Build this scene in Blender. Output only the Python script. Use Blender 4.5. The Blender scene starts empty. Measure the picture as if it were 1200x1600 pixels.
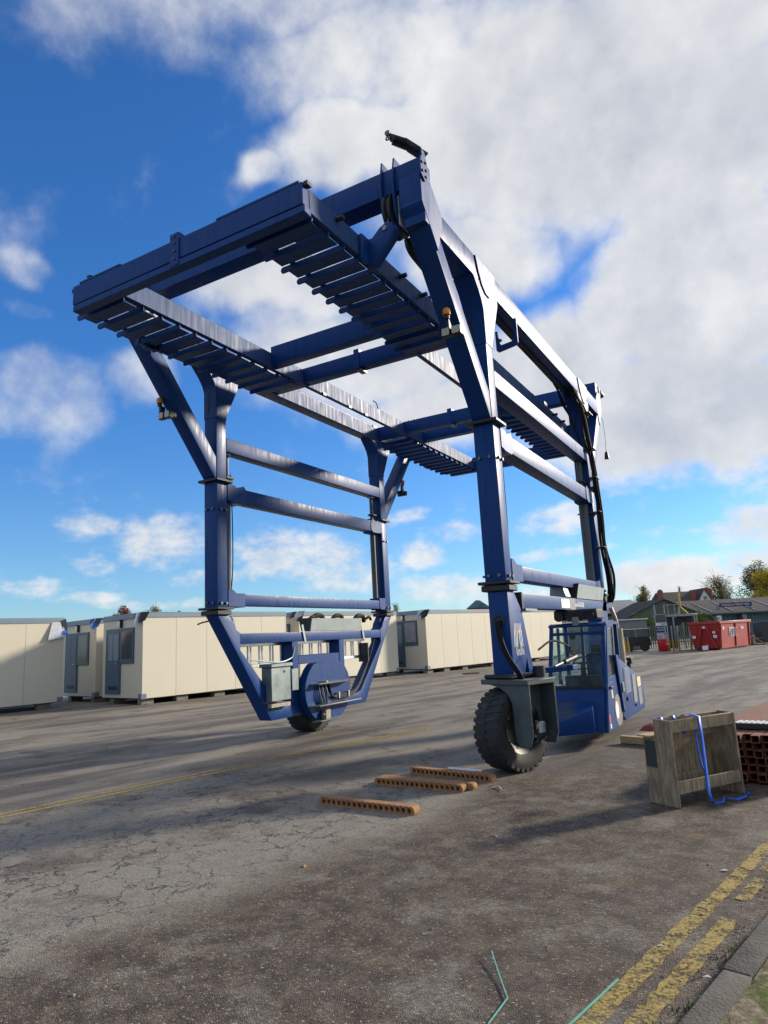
import bpy, bmesh, math, random
from mathutils import Vector, Matrix
R = math.radians
random.seed(7)
scene = bpy.context.scene
COL = scene.collection

# ------------------------------------------------------------------ camera
CAM = Vector((2.901, -8.160, 1.65))
PSI, TH, RO = 0.514756, 0.186199, -0.052425
fw = Vector((-math.sin(PSI) * math.cos(TH), math.cos(PSI) * math.cos(TH), math.sin(TH)))
rt = Vector((math.cos(PSI), math.sin(PSI), 0))
up = rt.cross(fw)
r2 = math.cos(RO) * rt + math.sin(RO) * up
u2 = -math.sin(RO) * rt + math.cos(RO) * up
cd = bpy.data.cameras.new('camera')
cam = bpy.data.objects.new('camera', cd)
COL.objects.link(cam)
cam.matrix_world = Matrix(((r2.x, u2.x, -fw.x, CAM.x), (r2.y, u2.y, -fw.y, CAM.y), (r2.z, u2.z, -fw.z, CAM.z), (0, 0, 0, 1)))
cd.sensor_fit = 'VERTICAL'
cd.sensor_height = 24.0
cd.lens = 1055.5 / 1600 * 24.0
cd.clip_start = 0.05
cd.clip_end = 3000
scene.camera = cam

# ------------------------------------------------------------------ light
SUN_AZ = R(55)          # measured from +x towards +y
SUN_EL = R(20)
sun_dir = Vector((math.cos(SUN_AZ) * math.cos(SUN_EL), math.sin(SUN_AZ) * math.cos(SUN_EL), math.sin(SUN_EL)))
sl = bpy.data.lights.new('sun', 'SUN')
sl.energy = 4.4
sl.angle = R(6.0)      # thin cloud over the sun: shadow edges are soft
sl.color = (1.0, 0.89, 0.73)
so = bpy.data.objects.new('sun', sl)
COL.objects.link(so)
so.rotation_euler = sun_dir.to_track_quat('Z', 'Y').to_euler()
vs = scene.view_settings
vs.view_transform = 'Standard'
vs.look = 'None'
vs.exposure = 0.54
vs.gamma = 1.0
vs.use_curve_mapping = False
cy = scene.cycles
cy.max_bounces = 6
cy.diffuse_bounces = 2
cy.glossy_bounces = 3
cy.transparent_max_bounces = 8
cy.transmission_bounces = 3
cy.caustics_reflective = False
cy.caustics_refractive = False

# ------------------------------------------------------------------ node helpers
class NT:
    def __init__(self, tree):
        self.t = tree
        tree.nodes.clear()
    def n(self, kind, **kw):
        nd = self.t.nodes.new(kind)
        for k, v in kw.items():
            if k.startswith('_'):
                setattr(nd, k[1:], v)
            else:
                key = int(k[1:]) if (k[0] == 'i' and k[1:].isdigit()) else k.replace('__', ' ')
                self.put(nd.inputs[key], v)
        return nd
    def put(self, sock, v):
        if isinstance(v, bpy.types.NodeSocket):
            self.t.links.new(v, sock)
        elif isinstance(v, bpy.types.Node):
            self.t.links.new(v.outputs[0], sock)
        else:
            if sock.type == 'RGBA' and len(v) == 3:
                v = (*v, 1)
            sock.default_value = v
    def math(self, op, a, b=0.0, c=0.0, clamp=False):
        nd = self.n('ShaderNodeMath', _operation=op, i0=a, i1=b, i2=c)
        nd.use_clamp = clamp
        return nd.outputs[0]
    def vmath(self, op, a, b=(0, 0, 0)):
        return self.n('ShaderNodeVectorMath', _operation=op, i0=a, i1=b)
    def ramp(self, fac, a, b, lo=0.0, hi=1.0, smooth=True):
        nd = self.n('ShaderNodeMapRange', i0=fac, i1=a, i2=b, i3=lo, i4=hi)
        nd.interpolation_type = 'SMOOTHSTEP' if smooth else 'LINEAR'
        nd.clamp = True
        return nd.outputs[0]
    def noise(self, vec, scale, detail=4, rough=0.55, dist=0.0, col=False):
        nd = self.n('ShaderNodeTexNoise', Vector=vec, Scale=scale, Detail=detail, Roughness=rough, Distortion=dist)
        return nd.outputs[1 if col else 0]
    def mix(self, fac, a, b, mode='MIX'):
        nd = self.t.nodes.new('ShaderNodeMix')
        nd.data_type = 'RGBA'
        nd.blend_type = mode
        self.put(nd.inputs[0], fac)
        self.put(nd.inputs[6], a)
        self.put(nd.inputs[7], b)
        return nd.outputs[2]

# ------------------------------------------------------------------ world: physical sky with broken cumulus
# patches of cloud as (azimuth, elevation, half width, half height in degrees, cover)
CLOUDS = [(-47, 47, 16, 7, 0.42),
          (-30, 51, 24, 7, 0.7),
          (-9.8, 38.7, 22.7, 10.2, 1.3),
          (-1.6, 24.9, 10, 12.9, 1.3),
          (3.3, 34.2, 6.9, 6.4, 1.3),
          (-6.5, 25.1, 7.4, 6, 1.3),
          (-20, 30.7, 8.6, 4, 1),
          (-30.1, 38.7, 11.6, 3.8, 1),
          (-24.6, 44.4, 25.9, 4.5, 0.72),
          (-44.5, 44.8, 11.3, 2.5, 0.48),
          (-38.4, 29.1, 8.1, 4.6, 1),
          (-31.1, 23.6, 13.8, 5.7, 1),
          (-23.9, 18.9, 9.5, 3.7, 1),
          (-8.5, 17.1, 9.8, 7, 1.3),
          (-0.7, 15.7, 6.5, 6.1, 1.3),
          (-39.3, 38.2, 3.6, 1.9, 0.8),
          (-14.3, 21, 7.4, 6, 1.3),
          (-57, 19.5, 6.79, 4.32, 0.67),
          (-49.3, 21.7, 4.71, 3.24, 0.52),
          (-59.7, 29.1, 3.1, 1.8, 0.42),
          (-59.1, 25.7, 3.1, 1.56, 0.35),
          (-53.7, 9.7, 3.14, 1.26, 0.53),
          (-47.7, 8.7, 4.37, 2.42, 0.65),
          (-36.7, 7.5, 7.17, 2.76, 0.65),
          (-32.7, 5.7, 5.49, 2.07, 0.53),
          (-26.4, 6.9, 2.46, 1.61, 0.65),
          (-23.3, 8.6, 2.58, 1.15, 0.57),
          (-15, 8.8, 3.7, 1.49, 0.62),
          (-25, 3.9, 5.71, 1.61, 0.62),
          (-15.8, 6.2, 5.6, 0.5, 0.42),
          (-6.3, 7.1, 3.2, 0.5, 0.36),
          (-57.3, 5.2, 3.58, 0.92, 0.53),
          (-52.9, 6.8, 2.35, 0.92, 0.47),
          (-52.8, 4.3, 3.2, 0.6, 0.5),
          (-44.1, 5.8, 3.1, 1, 0.5),
          (-0.6, 7, 4, 2, 0.85),
          (-6.8, 3.4, 6.9, 2, 0.92),
          (-1, 4.1, 3.3, 1.9, 0.85),
          (-19.2, 3, 7.62, 1.03, 0.52),
          (-45.6, 3.8, 8.5, 0.5, 0.42),
          (-27.3, 10.3, 2.2, 0.8, 0.5)]
world = bpy.data.worlds.new('World')
scene.world = world
world.use_nodes = True
world.cycles.sampling_method = 'NONE'      # the sky is even enough without a sampling map, and much faster
W = NT(world.node_tree)
sky = W.n('ShaderNodeTexSky', _sky_type='NISHITA', _sun_disc=False, _sun_elevation=SUN_EL, _sun_rotation=R(90) - SUN_AZ)
sky.altitude = 60
sky.air_density = 1.0
sky.dust_density = 0.15
sky.ozone_density = 3.5
hs = W.n('ShaderNodeMix', _data_type='RGBA', _blend_type='MULTIPLY')
W.put(hs.inputs[0], 1.0); W.put(hs.inputs[6], sky); 
tc = W.n('ShaderNodeTexCoord')
dv = W.vmath('NORMALIZE', tc.outputs['Generated']).outputs[0]
sx = W.n('ShaderNodeSeparateXYZ', Vector=dv)
el = W.math('ARCSINE', sx.outputs[2])
W.put(hs.inputs[7], W.mix(W.ramp(el, R(0), R(26)), (0.70, 0.92, 1.14), (0.42, 0.90, 1.38)))
az = W.math('ARCTAN2', sx.outputs[0], sx.outputs[1])
ae = W.n('ShaderNodeCombineXYZ', X=az, Y=el)
# warp so that cloud outlines are ragged
wn = W.noise(dv, 5.5, 3, 0.55, 0.0, col=True)
wv = W.vmath('MULTIPLY', W.vmath('SUBTRACT', wn, (0.5, 0.5, 0.5)).outputs[0], (0.20, 0.13, 0)).outputs[0]
wsc = W.vmath('SCALE', wv); W.put(wsc.inputs['Scale'], W.ramp(el, 0.0, R(32), 0.16, 1.0))
aw = W.vmath('ADD', ae, wsc.outputs[0]).outputs[0]
cover = None
for (a, e, ra, re, s) in CLOUDS:
    mp = W.n('ShaderNodeMapping', _vector_type='POINT', Vector=aw, Location=(-R(a) / R(ra), -R(e) / R(re), 0), Scale=(1 / R(ra), 1 / R(re), 0))
    ln = W.vmath('LENGTH', mp.outputs[0])
    b = W.ramp(ln.outputs['Value'], 1.25, 0.35, 0.0, s)
    cover = b if cover is None else W.math('MAXIMUM', cover, b)
# elsewhere: unseen noise cloud on the flat base, cover raised to whiten the fill
den = W.math('MAXIMUM', W.math('ADD', sx.outputs[2], 0.12), 0.05)
pl = W.n('ShaderNodeCombineXYZ', X=W.math('DIVIDE', sx.outputs[0], den), Y=W.math('DIVIDE', sx.outputs[1], den))
gen = W.ramp(W.noise(pl, 0.9, 3, 0.55), 0.40, 0.56, 0.0, 0.95)
daz = W.math('ABSOLUTE', W.math('ADD', az, R(29.5)))
inview = W.math('MULTIPLY', W.ramp(daz, R(34), R(46), 1.0, 0.0), W.ramp(el, R(52), R(64), 1.0, 0.0))
cover = W.math('MAXIMUM', cover, W.math('MULTIPLY', gen, W.math('SUBTRACT', 1.0, inview)))
fbl = W.noise(W.vmath('MULTIPLY', dv, (1, 1, 1.7)).outputs[0], 30.0, 5, 0.6)
fbh = W.noise(dv, 7.0, 7, 0.58)
lowf = W.ramp(el, R(7), R(19))
fb = W.math('ADD', W.math('MULTIPLY', fbh, W.math('ADD', 0.35, W.math('MULTIPLY', lowf, 0.65))), W.math('MULTIPLY', fbl, W.math('MULTIPLY', W.math('SUBTRACT', 1.0, lowf), 0.65)))
dens = W.math('ADD', cover, W.math('MULTIPLY', W.math('SUBTRACT', fb, 0.5), W.ramp(el, R(7), R(22), 2.3, 1.6)))
cm = W.ramp(dens, 0.06, 1.02, 0.0, 1.0)
cm = W.math('MULTIPLY', cm, W.ramp(el, R(-1), R(1.5), 0.55, 1.0))
# light and dark within the cloud: offset sample towards the sun
sh = W.vmath('ADD', dv, tuple(sun_dir * 0.035)).outputs[0]
fb2 = W.noise(sh, 7.0, 3, 0.58)
lit = W.math('ADD', W.math('MULTIPLY', W.math('SUBTRACT', fb, fb2), 1.5), W.noise(dv, 3.2, 2, 0.5))
thick = W.math('MULTIPLY', W.ramp(dens, 0.55, 1.25, 0.0, 0.30), W.ramp(el, R(5), R(16), 0.3, 1.0))
lit = W.math('ADD', W.math('SUBTRACT', lit, thick), W.math('MULTIPLY', W.math('SUBTRACT', fbh, 0.5), 1.3))
ccol = W.mix(W.ramp(lit, -0.25, 0.85, smooth=False), (3.8, 4.0, 4.4), (6.3, 6.28, 6.2))
skycol = W.mix(W.math('MULTIPLY', cm, 0.95), hs.outputs[2], ccol)
bgn = W.n('ShaderNodeBackground', Color=skycol, Strength=0.10)
W.n('ShaderNodeOutputWorld', Surface=bgn)

# ------------------------------------------------------------------ mesh helpers
def tag(o, label=None, cat=None, group=None, kind=None):
    if label: o['label'] = label
    if cat: o['category'] = cat
    if group: o['group'] = group
    if kind: o['kind'] = kind
    return o

def thing(name, label, cat, loc=(0, 0, 0), rz=0.0, group=None):
    o = bpy.data.objects.new(name, None)
    o.empty_display_size = 0.2
    COL.objects.link(o)
    o.matrix_basis = Matrix.Translation(Vector(loc)) @ Matrix.Rotation(rz, 4, 'Z')
    return tag(o, label, cat, group)

def root_matrix(o):
    m = Matrix.Identity(4)
    while o is not None:
        m = o.matrix_basis @ m
        o = o.parent
    return m

class MB:
    """Collects shapes in one mesh. Coordinates are world unless build(local=True)."""
    def __init__(self):
        self.v = []; self.f = []; self.mi = []; self.cur = 0
    def add(self, vs_, fs_):
        n = len(self.v)
        self.v += [Vector(p) for p in vs_]
        for f in fs_:
            self.f.append([n + i for i in f]); self.mi.append(self.cur)
        return self
    def m(self, i):
        self.cur = i; return self
    def box(self, x0, x1, y0, y1, z0, z1):
        return self.add([(x0, y0, z0), (x1, y0, z0), (x1, y1, z0), (x0, y1, z0), (x0, y0, z1), (x1, y0, z1), (x1, y1, z1), (x0, y1, z1)],
                        [(3, 2, 1, 0), (4, 5, 6, 7), (0, 1, 5, 4), (1, 2, 6, 5), (2, 3, 7, 6), (3, 0, 4, 7)])
    def prism(self, poly, axis, a, b):
        def mk(p, t):
            return {'x': (t, p[0], p[1]), 'y': (p[0], t, p[1]), 'z': (p[0], p[1], t)}[axis]
        n = len(poly)
        vs_ = [mk(p, a) for p in poly] + [mk(p, b) for p in poly]
        fs_ = [list(range(n))[::-1], list(range(n, 2 * n))] + [(i, (i + 1) % n, n + (i + 1) % n, n + i) for i in range(n)]
        return self.add(vs_, fs_)
    def cyl(self, p, q, r, n=14, r2_=None, caps=True):
        p = Vector(p); q = Vector(q); d = (q - p).normalized()
        a = d.orthogonal().normalized(); b = d.cross(a)
        rb = r if r2_ is None else r2_
        vs_ = []
        for c_, rr in ((p, r), (q, rb)):
            for i in range(n):
                t = 2 * math.pi * i / n
                vs_.append(c_ + rr * (math.cos(t) * a + math.sin(t) * b))
        fs_ = [(i, (i + 1) % n, n + (i + 1) % n, n + i) for i in range(n)]
        if caps: fs_ += [list(range(n))[::-1], list(range(n, 2 * n))]
        return self.add(vs_, fs_)
    def beam(self, p, q, w, h, upv=(0, 0, 1)):
        """box beam from p to q, w across, h along upv"""
        p = Vector(p); q = Vector(q); d = (q - p).normalized()
        s = d.cross(Vector(upv)).normalized(); u = s.cross(d)
        vs_ = []
        for c_ in (p, q):
            for (i, j) in ((-1, -1), (1, -1), (1, 1), (-1, 1)):
                vs_.append(c_ + s * (i * w / 2) + u * (j * h / 2))
        return self.add(vs_, [(3, 2, 1, 0), (4, 5, 6, 7), (0, 1, 5, 4), (1, 2, 6, 5), (2, 3, 7, 6), (3, 0, 4, 7)])
    def tube(self, pts, r, n=8, samples=6):
        pts = [Vector(p) for p in pts]
        P = []
        ext = [2 * pts[0] - pts[1]] + pts + [2 * pts[-1] - pts[-2]]
        for i in range(1, len(ext) - 2):
            p0, p1, p2, p3 = ext[i - 1:i + 3]
            for k in range(samples):
                t = k / samples
                P.append(0.5 * ((2 * p1) + (p2 - p0) * t + (2 * p0 - 5 * p1 + 4 * p2 - p3) * t * t + (3 * p1 - p0 - 3 * p2 + p3) * t ** 3))
        P.append(pts[-1])
        rings = []; a = None
        for i, p in enumerate(P):
            d = (P[min(i + 1, len(P) - 1)] - P[max(i - 1, 0)]).normalized()
            if a is None: a = d.orthogonal().normalized()
            a = (a - d * a.dot(d)).normalized(); b = d.cross(a)
            rings.append([p + r * (math.cos(2 * math.pi * k / n) * a + math.sin(2 * math.pi * k / n) * b) for k in range(n)])
        vs_ = [v for rg in rings for v in rg]
        fs_ = []
        for i in range(len(rings) - 1):
            for k in range(n):
                fs_.append((i * n + k, i * n + (k + 1) % n, (i + 1) * n + (k + 1) % n, (i + 1) * n + k))
        fs_ += [list(range(n))[::-1], [(len(rings) - 1) * n + k for k in range(n)]]
        return self.add(vs_, fs_)
    def lathe(self, prof, c_, axis, n=32):
        """prof = list of (radius, offset along axis); axis a unit vector"""
        d = Vector(axis).normalized(); a = d.orthogonal().normalized(); b = d.cross(a); c_ = Vector(c_)
        vs_ = []
        for (r, o) in prof:
            for k in range(n):
                t = 2 * math.pi * k / n
                vs_.append(c_ + d * o + r * (math.cos(t) * a + math.sin(t) * b))
        fs_ = []
        for i in range(len(prof) - 1):
            for k in range(n):
                fs_.append((i * n + k, i * n + (k + 1) % n, (i + 1) * n + (k + 1) % n, (i + 1) * n + k))
        return self.add(vs_, fs_)
    def build(self, name, mats, parent=None, bev=0.0, seg=1, local=False, sharp=38, recalc=True):
        me = bpy.data.meshes.new(name)
        vv = self.v
        if parent is not None and not local:
            inv = root_matrix(parent).inverted()
            vv = [inv @ p for p in vv]
        me.from_pydata([tuple(p) for p in vv], [], self.f)
        mats = mats if isinstance(mats, (list, tuple)) else [mats]
        for m_ in mats: me.materials.append(m_)
        if len(mats) > 1: me.polygons.foreach_set('material_index', self.mi)
        if bev > 0 or recalc:
            bm = bmesh.new(); bm.from_mesh(me)
            if recalc: bmesh.ops.recalc_face_normals(bm, faces=bm.faces)
            if bev > 0:
                ed = [e for e in bm.edges if len(e.link_faces) == 2 and e.calc_face_angle(0) > 0.6]
                bmesh.ops.bevel(bm, geom=ed, offset=bev, offset_type='OFFSET', segments=seg, affect='EDGES', profile=0.6, clamp_overlap=True)
            bm.to_mesh(me); bm.free()
        me.polygons.foreach_set('use_smooth', [True] * len(me.polygons))
        me.set_sharp_from_angle(angle=R(sharp))
        me.update()
        o = bpy.data.objects.new(name, me)
        COL.objects.link(o)
        if parent is not None: o.parent = parent
        return o

def copy_tree(o, parent=None):
    c_ = o.copy(); COL.objects.link(c_); c_.parent = parent
    for ch in [x for x in bpy.data.objects if x.parent == o]:
        copy_tree(ch, c_)
    return c_

# ------------------------------------------------------------------ materials
MATS = {}
def material(name):
    m_ = bpy.data.materials.new(name); m_.use_nodes = True
    MATS[name] = m_
    return m_, NT(m_.node_tree)

def finish(N, col, rough, metal=0.0, bump=None, bstr=0.2, bdist=0.01, alpha=None, coat=0.0, spec=0.5, trans=None):
    p = N.n('ShaderNodeBsdfPrincipled', Base__Color=col, Roughness=rough, Metallic=metal)
    p.inputs['Specular IOR Level'].default_value = spec
    p.inputs['Coat Weight'].default_value = coat
    p.inputs['Coat Roughness'].default_value = 0.2
    if bump is not None:
        b = N.n('ShaderNodeBump', Strength=bstr, Distance=bdist, Height=bump)
        N.put(p.inputs['Normal'], b.outputs[0])
    if alpha is not None: N.put(p.inputs['Alpha'], alpha)
    N.n('ShaderNodeOutputMaterial', Surface=p)
    return p

def plain(name, col, rough=0.55, metal=0.0, var=0.25, scale=6.0, bstr=0.06, dirt=None, coat=0.0, spec=0.5):
    """paint / metal / wood / concrete with uneven tone and a little relief"""
    m_, N = material(name)
    tc_ = N.n('ShaderNodeTexCoord')
    ob = tc_.outputs['Object']
    n1 = N.noise(ob, scale, 4, 0.6)
    n2 = N.noise(ob, scale * 7, 2, 0.6)
    f = N.ramp(n1, 0.25, 0.75, 1.0 - var, 1.0 + var * 0.6, smooth=False)
    f2 = N.math('MULTIPLY', f, N.ramp(n2, 0.2, 0.8, 1 - var * 0.35, 1 + var * 0.3, smooth=False))
    c_ = N.vmath('SCALE', tuple(col))
    N.put(c_.inputs['Scale'], f2)
    c_ = c_.outputs[0]
    if dirt is not None:
        c_ = N.mix(N.ramp(N.noise(ob, scale * 1.7, 4, 0.65), 0.56, 0.74, 0.0, 0.7), c_, dirt)
    rr = N.ramp(n1, 0.2, 0.8, max(0.05, rough - 0.08), min(1, rough + 0.1), smooth=False)
    finish(N, c_, rr, metal, n2, bstr, 0.01, coat=coat, spec=spec)
    return m_

def paint_blue(name, col, rough=0.3, grime=0.5, chalk=0.15):
    """machine enamel: faded patches, rain streaks down the sides, grime"""
    m_, N = material(name)
    tc_ = N.n('ShaderNodeTexCoord'); ob = tc_.outputs['Object']
    st = N.vmath('MULTIPLY', ob, (9.0, 9.0, 0.9)).outputs[0]
    streak = N.noise(st, 1.6, 4, 0.65)
    big = N.noise(ob, 0.9, 3, 0.6)
    fine = N.noise(ob, 26, 3, 0.6)
    c_ = N.mix(N.ramp(big, 0.35, 0.7, 0.0, chalk), col, (col[0] * 2 + 0.012, col[1] * 1.7 + 0.02, col[2] * 1.15 + 0.03))
    c_ = N.mix(N.ramp(streak, 0.52, 0.76, 0.0, grime), c_, (0.007, 0.015, 0.034))
    c_ = N.mix(N.ramp(fine, 0.63, 0.72, 0.0, 0.22), c_, (0.07, 0.055, 0.045))
    c_ = N.mix(N.ramp(N.noise(st, 3.7, 3, 0.7), 0.60, 0.76, 0.0, 0.12), c_, (0.08, 0.105, 0.15))
    up_ = N.n('ShaderNodeNewGeometry').outputs['Normal']
    nz = N.n('ShaderNodeSeparateXYZ', Vector=up_).outputs[2]
    alg = N.math('MULTIPLY', N.ramp(nz, 0.3, 0.9), N.ramp(N.noise(ob, 3.0, 3, 0.65), 0.4, 0.65, 0.0, 0.55))
    c_ = N.mix(alg, c_, (0.09, 0.095, 0.05))
    rr = N.math('ADD', N.ramp(streak, 0.3, 0.75, rough - 0.06, rough + 0.2, smooth=False), N.math('MULTIPLY', alg, 0.3))
    finish(N, c_, rr, 0.0, N.noise(ob, 5.0, 1, 0.5), 0.04, 0.01, spec=0.24)
    return m_

BLUE = paint_blue('blue_enamel', (0.002, 0.040, 0.178), 0.38, 0.38, 0.05)
BLUEUP = BLUE
RAILSUN = paint_blue('rail_blue_painted_sunlight', (0.030, 0.068, 0.180), 0.50, 0.15, 0.15)  # paler than the enamel: sunlight on the rails is put into this colour
GREYSTEEL = plain('grey_green_steel', (0.065, 0.085, 0.085), 0.45, 0.0, 0.35, 5)
DARKSTEEL = plain('dark_dirty_steel', (0.030, 0.031, 0.030), 0.5, 0.3, 0.4, 12, dirt=(0.07, 0.07, 0.045))
BOLT = plain('bolt_steel', (0.16, 0.15, 0.14), 0.4, 0.8, 0.3, 30)
GALV = plain('galvanised_sheet', (0.21, 0.25, 0.26), 0.42, 0.55, 0.25, 4, dirt=(0.30, 0.31, 0.24))
TRAYGREY = plain('pale_grey_green_sheet', (0.36, 0.42, 0.42), 0.45, 0.1, 0.15, 3)
CHROME = plain('bright_steel', (0.55, 0.56, 0.57), 0.22, 1.0, 0.1, 10)
ALU = plain('aluminium', (0.62, 0.63, 0.65), 0.35, 0.9, 0.12, 14)
RUBBER = plain('black_hose', (0.010, 0.010, 0.011), 0.65, 0.0, 0.3, 20, spec=0.2)
TYRE = plain('tyre_rubber', (0.026, 0.027, 0.027), 0.75, 0.0, 0.45, 7, 0.25, dirt=(0.075, 0.068, 0.058))
RIMC = plain('dirty_cream_rim', (0.33, 0.30, 0.23), 0.5, 0.2, 0.35, 10, dirt=(0.07, 0.06, 0.05))
BLACK = plain('black_plastic', (0.014, 0.014, 0.016), 0.45, 0.0, 0.2, 10)
AMBER = plain('amber_lens', (0.75, 0.24, 0.015), 0.25, 0.0, 0.1, 20)
LENS = plain('lamp_lens', (0.50, 0.46, 0.36), 0.12, 0.0, 0.15, 30)
WHITEP = plain('white_print', (0.72, 0.73, 0.74), 0.5, 0.0, 0.08, 20)
GREENP = plain('green_print', (0.10, 0.42, 0.14), 0.5, 0.0, 0.05, 20)
PINKP = plain('pink_print', (0.65, 0.36, 0.34), 0.5, 0.0, 0.05, 20)
REDP = plain('red_print', (0.50, 0.07, 0.05), 0.5, 0.0, 0.1, 20)
YELP = plain('pale_yellow_print', (0.62, 0.56, 0.30), 0.5, 0.0, 0.1, 20)
GREYPATCH = plain('worn_grey_panel', (0.17, 0.18, 0.19), 0.6, 0.1, 0.4, 7, dirt=(0.24, 0.23, 0.20))
STAINLESS = plain('stained_exhaust', (0.33, 0.29, 0.22), 0.42, 0.6, 0.35, 5, dirt=(0.14, 0.10, 0.07))
SEAT = plain('black_seat', (0.02, 0.021, 0.024), 0.7, 0.0, 0.3, 12)
CREAM = plain('cream_panel', (0.64, 0.585, 0.455), 0.5, 0.0, 0.035, 0.7, 0.02)
CREAMD = CREAM
SLATE = plain('slate_grey_trim', (0.19, 0.25, 0.31), 0.5, 0.0, 0.08, 3)
SLATED = plain('slate_blue_door', (0.07, 0.115, 0.165), 0.45, 0.0, 0.1, 3)
BLOCK = plain('rough_timber_block', (0.20, 0.18, 0.15), 0.85, 0.0, 0.4, 9, 0.3)
TARP = plain('torn_black_wrap', (0.02, 0.02, 0.024), 0.4, 0.0, 0.3, 9)
TARPW = plain('torn_clear_wrap', (0.55, 0.57, 0.60), 0.25, 0.0, 0.2, 9)
BLUEP = plain('blue_tape', (0.04, 0.14, 0.62), 0.4, 0.0, 0.15, 12)
CORNERM = plain('corner_casting', (0.20, 0.23, 0.27), 0.45, 0.4, 0.3, 9)

def glass(name, tint, rough=0.03, mixf=0.28):
    m_, N = material(name)
    g = N.n('ShaderNodeBsdfGlossy', Color=(0.9, 0.95, 0.97, 1), Roughness=rough)
    t = N.n('ShaderNodeBsdfTransparent', Color=tint)
    lw = N.n('ShaderNodeLayerWeight', Blend=mixf)
    dirt_haze = N.n('ShaderNodeBsdfDiffuse', Color=(0.40, 0.47, 0.46, 1))  # pale teal layer: dirt, with the haze of the glass put into its colour
    tc_ = N.n('ShaderNodeTexCoord')
    dm = N.ramp(N.noise(tc_.outputs['Object'], 3.0, 6, 0.65), 0.35, 0.75, 0.05, 0.17)
    t2 = N.n('ShaderNodeMixShader', i0=dm, i1=t, i2=dirt_haze)
    ms = N.n('ShaderNodeMixShader', i0=lw.outputs['Fresnel'], i1=t2, i2=g)
    N.n('ShaderNodeOutputMaterial', Surface=ms)
    return m_
GLASS = glass('cab_glass', (0.74, 0.88, 0.86, 1))
PANE = plain('dark_window_pane', (0.05, 0.06, 0.07), 0.08, 0.0, 0.1, 3, 0.0)
PANEB = plain('blind_behind_pane', (0.30, 0.30, 0.32), 0.18, 0.0, 0.25, 5, 0.0)

def wood(name, col, dark, scale=3.0, axis=(1, 1, 12)):
    m_, N = material(name)
    ob = N.n('ShaderNodeTexCoord').outputs['Object']
    st = N.vmath('MULTIPLY', ob, axis).outputs[0]
    g = N.noise(st, scale, 7, 0.6, 0.6)
    b = N.noise(ob, scale * 0.8, 5, 0.6)
    c_ = N.mix(N.ramp(g, 0.35, 0.68), dark, col)
    c_ = N.mix(N.ramp(b, 0.45, 0.75, 0.0, 0.7), c_, (dark[0] * 0.75, dark[1] * 0.72, dark[2] * 0.68))
    finish(N, c_, 0.85, 0.0, g, 0.35, 0.006, spec=0.3)
    return m_
OLDWOOD = wood('weathered_plywood', (0.36, 0.28, 0.18), (0.19, 0.145, 0.09), 5.0, (6, 6, 1.2))
NEWWOOD = wood('fresh_sawn_timber', (0.52, 0.39, 0.22), (0.38, 0.27, 0.14), 5.0, (2, 9, 9))

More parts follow.
